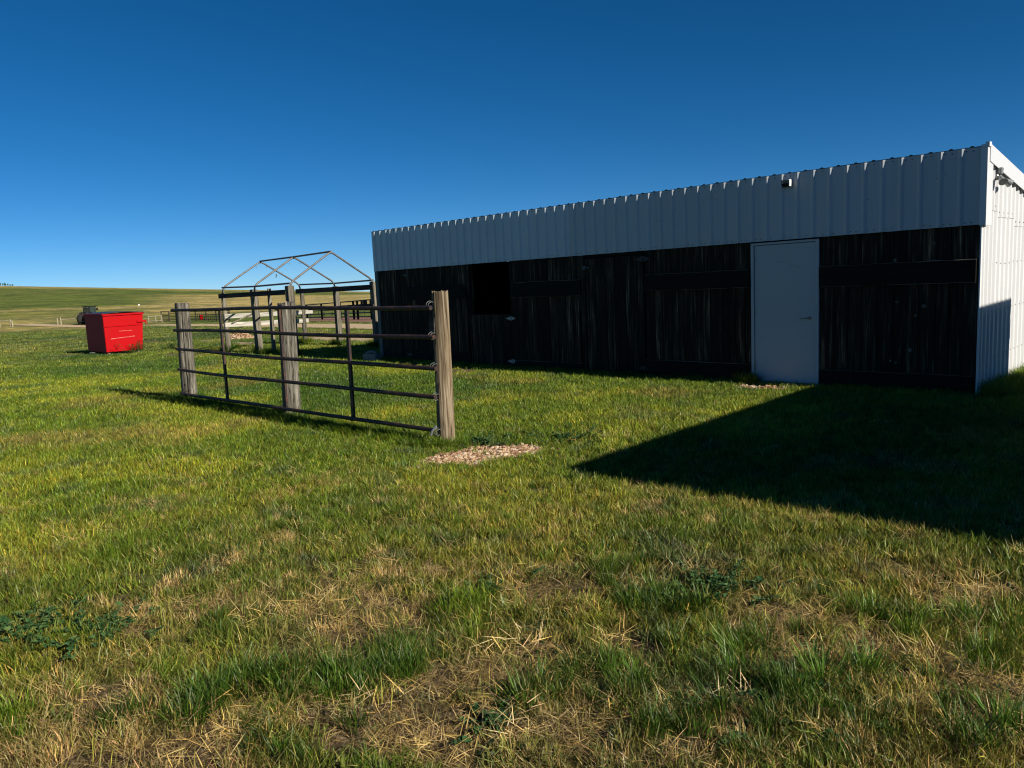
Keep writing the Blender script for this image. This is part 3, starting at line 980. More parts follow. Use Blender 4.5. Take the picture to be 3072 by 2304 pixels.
panel = thing('pipe_panel', 'long rusty pipe gate panel of five rails wired to three wooden posts', 'gate', (-6.8, YP, gz(-6.8, YP)))
pz0 = panel.location.z
rails = [((515, 931), (1291, 920)), ((522, 992), (1301, 1010)), ((529, 1050), (1308, 1105)), ((536, 1109), (1308, 1193)), ((544, 1178), (1303, 1295))]
rz_ = []
for i, (a, b_) in enumerate(rails):
    pa, pb = on_y(*a, YP), on_y(*b_, YP)
    z0_, z1_ = pa[2]-pz0, pb[2]-pz0
    rz_.append((z0_+z1_)/2)
    pts = []
    for k_ in range(9):
        t = k_/8
        x = pa[0]+(pb[0]-pa[0])*t
        z = z0_+(z1_-z0_)*t + 0.012*math.sin(t*math.pi*1.3+i) - 0.006*math.sin(t*9+i*2)
        pts.append((x+6.8, 0.006*math.sin(t*7+i), z))
    rail_o = MB().tube(pts, 0.0235, 12).build('rail', 'rusty_pipe', panel, smooth=True)
for (u0, v0), (u1, v1) in (((654, 929), (673, 1182)), ((835, 930), (846, 1205)), ((1031, 922), (1053, 1240))):
    pa, pb = on_y(u0, v0, YP), on_y(u1, v1, YP)
    xm = (pa[0]+pb[0])/2+6.8
    MB().bar((xm+0.01, 0.034, rz_[0]+0.01), (xm-0.012, 0.034, rz_[4]-0.015), 0.05, 0.028, (0, 1, 0)).build('upright', 'rusty_pipe', panel)
    for z_ in rz_:
        MB().tube([(xm+0.0+0.034*math.cos(t), 0.012+0.034*math.sin(t), z_+0.012*math.cos(t*0.5)) for t in np.linspace(0, 2*math.pi, 14)[:-1]], 0.0035, 5, closed=True).build('weld_ring', 'rusty_pipe', panel)
for z_ in rz_:
    ex = on_y(1300, 1100, YP)[0]+6.8
    for j in range(2):
        MB().tube([(ex-0.03-0.03*j+0.012*math.sin(t), 0.02+0.042*math.cos(t)+0.025, z_+0.034*math.sin(t)+0.01*j) for t in np.linspace(0, 2*math.pi, 16)[:-1]], 0.0026, 5, closed=True).build('wire_tie', 'lamp_grey', panel)
    lx = -10.08+6.8
    MB().tube([(lx+0.05+0.01*math.sin(t), 0.05+0.075*math.cos(t), z_+0.03*math.sin(t)) for t in np.linspace(0, 2*math.pi, 16)[:-1]], 0.003, 5, closed=True).build('wire_tie', 'rusty_pipe', panel)
    mx = P2[0]+0.05+6.8
    MB().tube([(mx-0.1+0.01*math.sin(t), 0.05+0.08*math.cos(t), z_+0.03*math.sin(t)) for t in np.linspace(0, 2*math.pi, 16)[:-1]], 0.003, 5, closed=True).build('wire_tie', 'rusty_pipe', panel)
MB().tube([(-3.50+6.8, -0.01, rz_[4]+0.075), (-3.535+6.8, -0.035, rz_[4]+0.03), (-3.56+6.8, -0.04, rz_[4]-0.02)], 0.013, 8).build('hinge_pin', 'lamp_grey', panel, smooth=True)

# ------------------------------------------------------------------ canopy skeleton over old posts
cf = thing('canopy_frame', 'bare pipe canopy skeleton with three peaked hoops on old wooden posts', 'frame', (-18.5, 1.15, gz(-18.5, 1.15)))
c0 = Vector(cf.location)
base = [(-20.67, -0.08), (-18.47, -0.14), (-16.31, -0.20)]
farp = [(-20.60, 2.55), (-18.39, 2.49), (-16.24, 2.43)]
ZE, ZA = 1.95, 2.74
def lc(x, y, z):
    return Vector((x, y, z))-c0
for i in range(3):
    (ax_, ay), (bx_, by) = base[i], farp[i]
    mx, my = (ax_+bx_)/2, (ay+by)/2
    P = []
    def arc(p, q, r_, s=0.16, n_=5):
        p, q, r_ = Vector(p), Vector(q), Vector(r_)
        a = q+(p-q).normalized()*s; c_ = q+(r_-q).normalized()*s
        return [((1-t)**2)*a+2*t*(1-t)*q+t*t*c_ for t in np.linspace(0, 1, n_)]
    A0, A1, A2, A3, A4 = lc(ax_, ay, 1.45), lc(ax_, ay, ZE), lc(mx, my, ZA+0.02*i), lc(bx_, by, ZE), lc(bx_, by, 1.45)
    P = [A0]+arc(A0, A1, A2)+arc(A1, A2, A3, 0.12)+arc(A2, A3, A4)+[A4]
    MB().tube(P, 0.026, 10).build('hoop', 'galvanised', cf, smooth=True)
    for s_, q in ((1, 0), (-1, 0)):
        bx2 = lc(mx+0.02, my+0.17*s_, ZA-0.15)
        MB().tube([bx2, bx2+Vector((0.02, 0.01*s_, -0.05))], 0.007, 6).build('bolt', 'galvanised', cf)
for (p, q, z_) in ((base[0], base[2], ZE), (farp[0], farp[2], ZE)):
    MB().tube([lc(p[0]-0.02, p[1], z_+0.01), lc(*[(p[k_]+q[k_])/2 for k_ in (0, 1)], z_-0.02), lc(q[0]+0.02, q[1], z_+0.0)], 0.026, 10).build('eave_pipe', 'galvanised', cf, smooth=True)
MB().tube([lc(-20.66, 1.235, ZA+0.01), lc(-18.43, 1.175, ZA+0.02), lc(-16.25, 1.115, ZA+0.045)], 0.026, 10).build('ridge_pipe', 'galvanised', cf, smooth=True)
MB().bar(lc(-20.63, 1.75, 2.33), lc(-20.61, 1.72, 2.22), 0.03, 0.02).build('torn_clip', 'galvanised', cf)

def old_post(x, y, h, r, parent, square=False, lean=(0, 0), seed=1, m='old_wood'):
    z = gz(x, y)
    if square:
        V, F = [], []
        MB().add([(-r, -r, -0.2), (r, -r, -0.2), (r, r, -0.2), (-r, r, -0.2), (-r+lean[0], -r+lean[1], h), (r+lean[0], -r+lean[1], h+0.01), (r+lean[0], r+lean[1], h), (-r+lean[0], r+lean[1], h-0.01)],
                 [(0, 3, 2, 1), (4, 5, 6, 7), (0, 1, 5, 4), (1, 2, 6, 5), (2, 3, 7, 6), (3, 0, 4, 7)]).build('post', m, parent, bevel=0.008)
    else:
        rs = np.random.default_rng(seed)
        pts = []; rad = []
        for k_ in range(8):
            f = k_/7
            pts.append((lean[0]*f+rs.normal()*0.006, lean[1]*f+rs.normal()*0.006, -0.2+f*(h+0.2)))
            rad.append(r*(1.08-0.18*f)*(1+rs.normal()*0.03))
        MB().tube(pts, rad, 12).build('post', m, parent, smooth=True)
    o = [c_ for c_ in COL.objects if c_.parent == parent][-1]
    o.location = lc(x, y, z)
    return o
old_post(-20.62, -0.09, 1.80, 0.075, cf, lean=(-0.02, 0.0), seed=1)
old_post(-18.45, -0.16, 1.84, 0.085, cf, square=True, lean=(-0.03, 0.0))
old_post(-17.50, -0.20, 1.84, 0.062, cf, lean=(0.02, 0.0), seed=4)
old_post(-16.31, -0.22, 1.88, 0.092, cf, square=True, lean=(-0.0, 0.0))
old_post(-20.55, 2.56, 1.83, 0.075, cf, lean=(0.0, 0.0), seed=6)
old_post(-18.36, 2.50, 1.83, 0.075, cf, square=True)
old_post(-16.20, 2.44, 1.90, 0.10, cf, square=True)
MB().bar(lc(-20.72, -0.2, 1.70), lc(-16.35, -0.32, 1.72), 0.03, 0.135).build('top_board', 'board_dark', cf)
MB().bar(lc(-20.72, 2.45, 1.74), lc(-16.1, 2.33, 1.75), 0.03, 0.15).build('top_board', 'board_dark', cf)
MB().bar(lc(-19.9, 2.40, 1.16), lc(-16.1, 2.31, 1.20), 0.06, 0.10).build('mid_rail', 'board_dark', cf)
for dx in (0, 0.13, 0.22):
    MB().bar(lc(-16.75+dx, 2.33, 1.22), lc(-16.74+dx, 2.33, 1.36+0.02*(dx > 0.1)), 0.05, 0.05, (0, 1, 0)).build('stub', 'board_dark', cf)
MB().bar(lc(-20.57, -0.15, 1.075), lc(-20.53, 2.9, 1.045), 0.025, 0.135).build('white_board', 'board_white', cf)
MB().bar(lc(-20.57, -0.15, 0.81), lc(-20.53, 2.72, 0.765), 0.025, 0.135).build('white_board', 'board_white', cf)
MB().bar(lc(-20.50, 0.05, 0.86), lc(-20.48, 0.85, 1.16), 0.02, 0.035).build('diagonal_brace', 'old_wood', cf)

# ------------------------------------------------------------------ red dumpster
dpos = at(321, 1066)
dm = thing('dumpster', 'tall red steel dumpster with black lids standing on the lawn', 'dumpster', (dpos.x, dpos.y, gz(dpos.x, dpos.y)))
LX, WY, HB = 1.86, 1.13, 1.29
zb = 0.085
# body: back (-y) upright, front (+y) leaning out
V = [(-LX, 0, zb), (0, 0, zb), (0, WY, zb), (-LX, WY, zb), (-LX, 0.0, HB), (0.0, 0.0, HB), (0.0, WY+0.12, HB-0.02), (-LX, WY+0.12, HB-0.02)]
MB().add(V, [(0, 3, 2, 1), (0, 1, 5, 4), (1, 2, 6, 5), (2, 3, 7, 6), (3, 0, 4, 7), (4, 5, 6, 7)]).build('body', 'red_paint', dm, bevel=0.012)
MB().box(-LX-0.02, 0.03, -0.02, 0.03, HB-0.03, HB+0.05).box(-0.005, 0.035, 0.031, WY+0.14, HB-0.03, HB+0.03).box(-LX-0.03, -LX+0.005, 0.031, WY+0.14, HB-0.03, HB+0.03).box(-LX+0.006, -0.006, WY+0.10, WY+0.15, HB-0.03, HB+0.03).build('rim', 'red_paint', dm, bevel=0.005)
MB().add([(0.0, -0.012, 0.90), (0.0, WY+0.075, 0.90), (0.0, WY+0.08, 0.94), (0.0, -0.014, 0.94), (0.022, -0.012, 0.905), (0.022, WY+0.075, 0.905), (0.022, WY+0.08, 0.925), (0.022, -0.014, 0.925)],
         [(0, 1, 2, 3), (7, 6, 5, 4), (0, 4, 5, 1), (1, 5, 6, 2), (2, 6, 7, 3), (3, 7, 4, 0)]).build('side_rib', 'red_paint', dm)
MB().box(0.001, 0.04, WY-0.1, WY+0.20, 0.985, 1.06).box(0.001, 0.04, WY+0.17, WY+0.20, 0.90, 0.985).build('fork_pocket', 'red_paint', dm, bevel=0.008)
MB().box(-LX-0.09, -LX-0.042, WY-0.1, WY+0.20, 0.985, 1.06).build('fork_pocket', 'red_paint', dm, bevel=0.008)
V = []
MB().add([(0.002, 0.17, 0.495), (0.002, 0.92, 0.535), (0.002, 0.92, 0.565), (0.002, 0.17, 0.52), (0.007, 0.17, 0.50), (0.007, 0.92, 0.54), (0.007, 0.92, 0.558), (0.007, 0.17, 0.515)],
         [(0, 1, 2, 3), (7, 6, 5, 4), (0, 4, 5, 1), (1, 5, 6, 2), (2, 6, 7, 3), (3, 7, 4, 0)]).build('scrape', 'scraped_paint', dm)
MB().add([(0.001, 0.45, 0.735), (0.001, 0.86, 0.735), (0.001, 0.86, 0.755), (0.001, 0.45, 0.755), (0.004, 0.46, 0.738), (0.004, 0.85, 0.738), (0.004, 0.85, 0.752), (0.004, 0.46, 0.752)],
         [(0, 1, 2, 3), (7, 6, 5, 4), (0, 4, 5, 1), (1, 5, 6, 2), (2, 6, 7, 3), (3, 7, 4, 0)]).build('scrape', 'scraped_paint', dm)
for (a, b_) in ((-LX-0.02, -LX/2-0.02), (-LX/2, 0.035)):
    V = []
    for s_ in range(7):
        f = s_/6
        yy = 0.02+f*(WY+0.13); zz = HB+0.06+0.045*math.sin(f*math.pi)-0.02*f
        V += [(a, yy, zz), (b_, yy, zz), (a, yy, zz-0.03), (b_, yy, zz-0.03)]
    F = []
    for s_ in range(6):
        o_ = s_*4
        F += [(o_, o_+1, o_+5, o_+4), (o_+2, o_+6, o_+7, o_+3), (o_, o_+4, o_+6, o_+2), (o_+1, o_+3, o_+7, o_+5)]
    F += [(0, 2, 3, 1), (24, 25, 27, 26)]
    MB().add(V, F).build('lid', 'black_plastic', dm)
for xx in (-LX+0.12, -0.12):
    for yy in (0.1, WY-0.12):
        MB().box(xx-0.05, xx+0.05, yy-0.05, yy+0.05, -0.03, zb+0.004).build('foot', 'old_wood', dm)
MB().tube([(-1.25+0.35*math.sin(t*0.5), -0.12-0.1*math.sin(t), 0.03+0.035*abs(math.sin(t*0.7))) for t in np.linspace(0, 6, 24)], 0.012, 6).build('loose_cable', 'lamp_grey', dm)

# ------------------------------------------------------------------ tractor beyond the dumpster
tp = at(262, 974)
tr = thing('tractor', 'dark cab tractor parked beyond the red dumpster', 'tractor', (tp.x, tp.y, tp.z), math.radians(112))
tr.scale = (1.14, 1.14, 1.14)
def wheel(x, y, R_, W_, name='wheel'):
    prof = [(R_*0.55, -W_/2), (R_*0.93, -W_/2), (R_, -W_*0.32), (R_, W_*0.32), (R_*0.93, W_/2), (R_*0.55, W_/2)]
    w_ = MB().lathe(prof, 28, 'y')
    o = w_.build(name, 'rubber', tr, smooth=True)
    o.location = (x, y, R_-0.03)
    lug = MB()
    for k_ in range(20):
        t = 2*math.pi*k_/20
        c_, s_ = math.cos(t), math.sin(t)
        sgn = 1 if k_ % 2 else -1
        lug.bar((R_*c_, 0, R_*s_), (R_*math.cos(t+0.12), sgn*W_*0.46, R_*math.sin(t+0.12)), 0.05, 0.07)
    l_ = lug.build('tread', 'rubber', o)
    MB().lathe([(R_*0.55, -W_*0.3), (R_*0.5, -W_*0.1), (R_*0.2, 0.0), (R_*0.2, W_*0.15), (R_*0.5, W_*0.2), (R_*0.55, W_*0.4)], 20, 'y').build('rim', 'lamp_grey', o, smooth=True)
    return o
for s_ in (-1, 1):
    wheel(0.0, 0.86*s_, 0.86, 0.46)
    wheel(2.35, 0.80*s_, 0.60, 0.36)
    MB().tube([(0.75*math.cos(t)*1.28, 0.80*s_, 0.86+0.96*math.sin(t)) for t in np.linspace(0.4, 2.5, 9)], 0.09, 6).build('fender', 'black_metal', tr)
    MB().box(0.1, 0.16, 0.66*s_-0.04, 0.66*s_+0.04, 1.3, 2.6).box(1.15, 1.21, 0.6*s_-0.04, 0.6*s_+0.04, 1.1, 2.6).build('cab_pillar', 'black_metal', tr)
    MB().box(0.17, 1.14, 0.655*s_-0.01, 0.655*s_+0.01, 1.25, 2.55).build('cab_window', 'cab_glass', tr)
    MB().box(1.1, 1.3, 0.95*s_-0.1, 0.95*s_+0.1, 2.05, 2.4).bar((1.2, 0.66*s_, 2.2), (1.2, 0.9*s_, 2.2), 0.03, 0.03).build('mirror', 'black_metal', tr)
    MB().lathe([(0.05, 0), (0.06, 0.05)], 10, 'x', (-0.06, 0.45*s_, 2.55)).build('work_light', 'lamp_grey', tr)
MB().box(-0.3, 1.3, -0.30, 0.30, 0.55, 1.25).box(-0.3, 0.25, -0.55, 0.55, 0.9, 1.3).build('chassis', 'black_metal', tr, bevel=0.04)
MB().box(1.3, 3.0, -0.36, 0.36, 0.8, 1.55).build('hood', 'tractor_red', tr, bevel=0.06)
MB().box(-0.02, 1.35, -0.78, 0.78, 2.58, 2.74).build('cab_roof', 'black_metal', tr, bevel=0.04)
MB().box(0.12, 0.135, -0.6, 0.6, 1.35, 2.55).build('rear_window', 'cab_glass', tr)
MB().box(0.35, 0.8, -0.25, 0.25, 1.25, 1.4).box(0.32, 0.42, -0.24, 0.24, 1.4, 1.95).build('seat', 'tractor_red', tr, bevel=0.03)
MB().box(-0.9, -0.3, -0.4, -0.32, 0.5, 0.58).box(-0.9, -0.3, 0.32, 0.4, 0.5, 0.58).build('hitch_arm', 'black_metal', tr)
MB().tube([(1.6, 0.42, 1.4), (1.6, 0.42, 2.4)], 0.05, 8).build('exhaust', 'black_metal', tr)

# ------------------------------------------------------------------ fences and corral far behind
def far_fence(label, us, vs, hs, rails_between, group=None, wire=True):
    P = [at(u, v) for u, v in zip(us, vs)]
    t = thing('wire_fence', label, 'fence', tuple(P[0]))
    o0 = P[0]
    for p, h in zip(P, hs):
        q = p-o0
        MB().tube([(q.x, q.y, q.z-0.2), (q.x+0.02, q.y, q.z+h*0.5), (q.x, q.y, q.z+h)], [0.10, 0.095, 0.09], 8).build('post', 'fence_wood', t)
    for i, j, zz in rails_between:
        a, b_ = P[i]-o0, P[j]-o0
        MB().tube([(a.x, a.y, a.z+zz), (b_.x, b_.y, b_.z+zz)], 0.055, 8).build('rail', 'fence_wood', t)
    if wire:
        for zz in (0.35, 0.65, 0.95):
            MB().tube([(p.x-o0.x, p.y-o0.y, p.z-o0.z+zz) for p in P], 0.006, 4).build('wire', 'lamp_grey', t)
    return t
far_fence('pale wooden wire fence with braced posts along the prairie left of the tractor', [-60, 0, 33, 38, 174, 184, 236], [983, 982, 981, 981, 976, 976, 974], [1.25, 1.2, 1.25, 1.1, 1.25, 1.3, 1.2], [(0, 2, 1.05), (5, 6, 1.0)])
far_fence('pale wooden wire fence with double rails joining the corral beside the dumpster', [446, 468, 486], [968, 967, 966], [1.25, 1.0, 1.2], [(0, 2, 1.05), (0, 2, 0.25)])

def corral_panel(u0, u1, v0, v1, h, label, n=6, m='corral_pipe', grp='corral panels beyond the gravel road', infill=0):
    a, b_ = at(u0, v0), at(u1, v1)
    t = thing('corral_panel', label, 'fence', tuple(a), 0, grp)
    q = b_-a
    for f in (0.0, 1.0):
        p = q*f
        MB().bar((p.x, p.y, p.z-0.1), (p.x, p.y, p.z+h), 0.14, 0.14, (0, 1, 0)).build('post', m, t)
    for k_ in range(n):
        zz = h*(0.16+0.82*k_/(n-1))
        MB().tube([(0, 0, zz), (q.x, q.y, q.z+zz)], 0.055, 6).build('rail', m, t)
    for k_ in range(infill):
        f = (k_+1)/(infill+1)
        MB().tube([(q.x*f, q.y*f, q.z*f+h*0.05), (q.x*f, q.y*f, q.z*f+h*0.75)], 0.04, 6).build('bar', m, t)
    return t
corral_panel(486, 509, 965, 964.5, 1.78, 'dark corral gate frame with a barred gate at the fence end', 3, infill=6, grp='corral gate')
LBL = 'dark pipe corral panel between the split grey post and the white boards'
us = [509, 548, 588, 620, 650, 690]
for a, b_ in zip(us[:-1], us[1:]):
    corral_panel(a, b_, 964, 963.5, 1.68, LBL, 6, infill=4 if a > 580 else 1)
LBR = 'rust-brown pipe corral panel standing on red dirt behind the canopy skeleton'
us = [888, 923, 967, 1023, 1063, 1075, 1116, 1160]
for a, b_ in zip(us[:-1], us[1:]):
    corral_panel(a, b_, 960, 960, 1.70, LBR, 5, grp='corral panels on the red dirt')

def picnic(u, v, rz):
    p = at(u, v)
    t = thing('picnic_table', 'dark wooden picnic table behind the brown corral panels', 'table', tuple(p), rz, 'picnic tables behind the corral')
    for k_ in range(4):
        MB().box(-0.95, 0.95, -0.36+k_*0.185, -0.19+k_*0.185, 0.72, 0.76).build('top_plank', 'board_dark', t)
    for s_ in (-1, 1):
        MB().box(-0.95, 0.95, 0.66*s_-0.12, 0.66*s_+0.12, 0.42, 0.46).build('bench', 'board_dark', t)
        MB().bar((0.7*s_, -0.72, 0.39), (0.7*s_, 0.72, 0.39), 0.05, 0.1).bar((0.7*s_, -0.55, 0.0), (0.7*s_, -0.2, 0.7), 0.05, 0.1).bar((0.7*s_, 0.55, 0.0), (0.7*s_, 0.2, 0.7), 0.05, 0.1).build('trestle', 'board_dark', t)
    return t
for u, v, rz in ((944, 950, 0.9), (985, 949, 0.8), (1050, 949, 0.7), (1078, 950, 1.0)):
    picnic(u, v, rz)
bp_ = at(604, 960)
brl = thing('barrel', 'red metal barrel standing inside the dark corral', 'barrel', tuple(bp_))
MB().lathe([(0.3, 0), (0.3, 0.28), (0.315, 0.3), (0.3, 0.32), (0.3, 0.58), (0.315, 0.6), (0.3, 0.62), (0.3, 0.9)], 20).build('shell', 'red_paint', brl, smooth=True)
MB().lathe([(0.305, 0.885), (0.305, 0.91), (0.28, 0.905), (0.28, 0.895)], 20).build('rim', 'corral_pipe', brl)
sp = at(418, 925)
sg = thing('marker_sign', 'tiny white marker board on a stake on the far prairie', 'sign', tuple(sp))
MB().tube([(0, 0, 0), (0, 0, 1.2)], 0.04, 6).build('stake', 'fence_wood', sg)
MB().box(-0.04, -0.0, -0.22, 0.22, 0.8, 1.2).build('board', 'white_trim', sg)

# far windbreak on the skyline
for i, u in enumerate((2, 9, 14, 17, 24, 31, 38)):
    d_ = ray(u, 858); d_ = d_/np.hypot(d_[0], d_[1])
    p = CPOS+d_*895
    z = gz(p[0], p[1])
    t = thing('far_tree', 'tiny dark tree in the windbreak on the prairie skyline', 'tree', (float(p[0]), float(p[1]), z), 0, 'windbreak trees on the skyline')
    hh = random.uniform(1.5, 3.0)
    MB().tube([(0, 0, -0.4), (0, 0, hh*0.6)], [0.2, 0.12], 6).build('trunk', 'board_dark', t)
    cr = MB()
    for _ in range(60):
        c_ = Vector((random.gauss(0, 0.22), random.gauss(0, 0.22), hh*random.uniform(0.3, 1.0)))
        n_ = Vector((random.gauss(0, 1), random.gauss(0, 1), random.gauss(0, 1))).normalized()
        s1 = n_.orthogonal().normalized()*0.22; s2 = n_.cross(s1)
        cr.add([c_-s1-s2, c_+s1-s2, c_+s1+s2, c_-s1+s2], [(0, 1, 2, 3)])
    cr.build('crown', 'weed_leaf', t, recalc=False)

# ------------------------------------------------------------------ neighbouring building outside the frame; its shadow falls across the lawn
EA, EB, EH = Vector((4.44, -5.25, 0)), Vector((4.12, 1.80, 0)), 3.33
ex_ = (EB-EA).normalized(); nx_ = Vector((ex_.y, -ex_.x, 0))
nb = thing('outbuilding', 'tan gabled outbuilding standing opposite the shed end wall', 'building', tuple(EA), math.atan2(ex_.y, ex_.x))
LE = (EB-EA).length
DE = 6.0
MB().box(0.12, LE-0.02, -DE, -0.30, -0.2, EH-0.12).build('wall', 'siding', nb)
V = [(-0.0, 0.0, EH), (LE, 0.0, EH), (LE, -DE/2, EH+1.0), (0, -DE/2, EH+1.0), (0, -DE-0.3, EH), (LE, -DE-0.3, EH)]
V2 = [(a, b_, c_-0.12) for a, b_, c_ in V]
MB().add(V+V2, [(0, 1, 2, 3), (3, 2, 5, 4), (6, 9, 8, 7), (9, 10, 11, 8), (0, 6, 7, 1), (4, 5, 11, 10), (0, 3, 9, 6), (3, 4, 10, 9), (1, 7, 8, 2), (2, 8, 11, 5)]).build('roof', 'roof_metal', nb)
MB().add([(0.12, -DE, EH-0.12), (0.12, -0.3, EH-0.12), (0.12, -DE/2, EH+0.85), (LE-0.02, -DE, EH-0.12), (LE-0.02, -0.3, EH-0.12), (LE-0.02, -DE/2, EH+0.85)],
         [(0, 1, 2), (5, 4, 3), (0, 3, 4, 1), (1, 4, 5, 2), (2, 5, 3, 0)]).build('gable', 'siding', nb)
for xx in (1.4, 4.6):
    w_ = MB().box(xx-0.5, xx+0.5, -0.296, -0.26, 1.0, 2.0).build('window', 'white_trim', nb)
    MB().box(xx-0.43, xx+0.43, -0.262, -0.255, 1.07, 1.93).build('pane', 'cab_glass', w_)
dd = MB().box(2.6, 3.5, -0.297, -0.265, 0.0, 2.05).build('door', 'door_paint', nb)
MB().lathe([(0.03, -0.262), (0.03, -0.21)], 12, 'y', (3.4, 0, 1.0)).build('handle', 'steel', dd)
MB().box(LE-0.02, LE+0.06, -0.28, -0.12, 2.92, 3.12).build('meter_box', 'lamp_grey', nb)

# ------------------------------------------------------------------ gravel
def stones(name, pts, size, label=None):
    ico = bmesh.new(); bmesh.ops.create_icosphere(ico, subdivisions=1, radius=1.0)
    bv = np.array([v.co[:] for v in ico.verts]); bf = np.array([[v.index for v in f.verts] for f in ico.faces]); ico.free()
    # light stones: drop to 12-vertex icosahedron
    VV, FF, TT = [], [], []
    o_ = 0
    for (x, y, z) in pts:
        s = size*float(np.clip(RNG.lognormal(-0.1, 0.4), 0.4, 2.2))
        sc_ = s*np.array([RNG.uniform(.7, 1.2), RNG.uniform(.7, 1.2), RNG.uniform(.45, .8)])
        jit = 1+RNG.normal(0, 0.12, (len(bv), 1))
        a = RNG.uniform(0, 6.28)
        Rm = np.array([[math.cos(a), -math.sin(a), 0], [math.sin(a), math.cos(a), 0], [0, 0, 1]])
        tl = RNG.normal(0, 0.3)
        Rt = np.array([[1, 0, 0], [0, math.cos(tl), -math.sin(tl)], [0, math.sin(tl), math.cos(tl)]])
        v = (bv*jit*sc_)@Rt.T@Rm.T + np.array([x, y, z+sc_[2]*0.35])
        VV.append(v); FF.append(bf+o_); o_ += len(bv)
        TT.append(np.full(len(bv), RNG.uniform(0, 1)))
    V = np.vstack(VV); F = np.vstack(FF); T = np.concatenate(TT)
    me = bpy.data.meshes.new(name)
    me.from_pydata(V.tolist(), [], F.tolist())
    a = me.attributes.new('tone', 'FLOAT', 'POINT'); a.data.foreach_set('value', T.astype(np.float32))
    me.materials.append(MAT['gravel_stone'])
    o = bpy.data.objects.new(name, me); COL.objects.link(o)
    o['kind'] = 'stuff'
    return o

def patch_pts(cx, cy, ang, a, b_, n, wob=0.3):
    out_ = []
    while len(out_) < n:
        u, v = RNG.uniform(-1.25, 1.25), RNG.uniform(-1.35, 1.35)
        x = cx+u*a*math.cos(ang)-v*b_*math.sin(ang); y = cy+u*a*math.sin(ang)+v*b_*math.cos(ang)
        e = float(ell(np.array([x]), np.array([y]), cx, cy, ang, a, b_, wob, 9)[0])
        if e < 0.86+RNG.normal(0, 0.16):
            out_.append((x, y, gz(x, y)+0.004*RNG.uniform(0, 1)))
    return out_
g = stones('gravel_patch', patch_pts(*PATCH, 3600), 0.0135)
tag(g, 'patch of pinkish gravel in the lawn beside the slim brown post', 'gravel')
g = stones('gravel_patch', patch_pts(*DOORP, 260), 0.018)
tag(g, 'small spill of gravel on the grass in front of the white door', 'gravel')
pp = []
for _ in range(900):
    r_, a = 0.62*math.sqrt(RNG.uniform(0, 1)), RNG.uniform(0, 6.283)
    x, y = PILE[0]+r_*math.cos(a)*1.0, PILE[1]+r_*math.sin(a)*1.0
    pp.append((x, y, gz(x, y)+0.30*max(0, 1-r_/0.62)**0.8*(0.85+0.3*RNG.uniform())))
V, F = [], []
for i in range(9):
    r_ = 0.66*(1-i/8)
    for k_ in range(24):
        a = 2*math.pi*k_/24
        x, y = PILE[0]+r_*math.cos(a), PILE[1]+r_*math.sin(a)
        V.append((x, y, gz(x, y)-0.02+0.30*max(0, 1-r_/0.66)**0.8))
for i in range(8):
    for k_ in range(24):
        F.append((i*24+k_, i*24+(k_+1) % 24, (i+1)*24+(k_+1) % 24, (i+1)*24+k_))
mound = thing('gravel_pile', 'low heap of orange-pink gravel beyond the canopy posts', 'gravel pile', (0, 0, 0))
MB().add(V, F).build('heap_core', 'red_dirt', mound)
g = stones('heap_stones', pp, 0.032); g.parent = mound

# ------------------------------------------------------------------ grass
def blade_mesh(name, blades):
    """blades: list of (base(x,y), height, lean vec (x,y), width, curl, rgb)"""
    V, F, Cc = [], [], []
    for (bx, by, h, lx, ly, w, facing, rgb, droop) in blades:
        o_ = len(V)
        sx, sy = math.cos(facing)*w/2, math.sin(facing)*w/2
        lv = [0.0, 0.4, 0.75, 1.0]
        ww = [0.8, 1.0, 0.7, 0.0]
        for t, q in zip(lv, ww):
            cx, cy = bx+lx*t**1.7, by+ly*t**1.7
            cz = h*(t-droop*t*t*0.5)
            if q > 0:
                V += [(cx-sx*q, cy-sy*q, cz), (cx+sx*q, cy+sy*q, cz)]
            else:
                V.append((cx, cy, cz))
            k_ = 1.0
            Cc += [(rgb[0]*k_, rgb[1]*k_, rgb[2]*k_, 1)]*(2 if q > 0 else 1)
        F += [(o_, o_+1, o_+3, o_+2), (o_+2, o_+3, o_+5, o_+4), (o_+4, o_+5, o_+6)]
    me = bpy.data.meshes.new(name)
    me.from_pydata(V, [], F)
    ca = me.color_attributes.new('blade', 'FLOAT_COLOR', 'POINT')
    ca.data.foreach_set('color', np.array(Cc, np.float32).ravel())
    me.materials.append(MAT['grass_blade'])
    return me

def rnd_tone(lo=0.5, hi=1.55, hue=0.12, dead=0.0):
    b_ = random.uniform(lo, hi)
    if random.random() < dead:
        return (2.6*b_, 1.55*b_, 2.6*b_)
    return (b_*(1+random.uniform(-hue, hue*1.6)), b_, b_*random.uniform(0.7, 1.3))

def lawn_tuft(n, rad, hlo, hhi, wlo, whi, lean=0.4, dead=0.08):
    out_ = []
    for _ in range(n):
        a = random.uniform(0, 6.283); r_ = rad*math.sqrt(random.random())
        h = random.uniform(hlo, hhi)
        la = random.uniform(0, 6.283); ll = h*random.uniform(0.05, lean)
        out_.append((r_*math.cos(a), r_*math.sin(a), h, ll*math.cos(la), ll*math.sin(la), random.uniform(wlo, whi), random.uniform(0, 3.14), rnd_tone(dead=dead), random.uniform(0, 0.4)))
    return out_

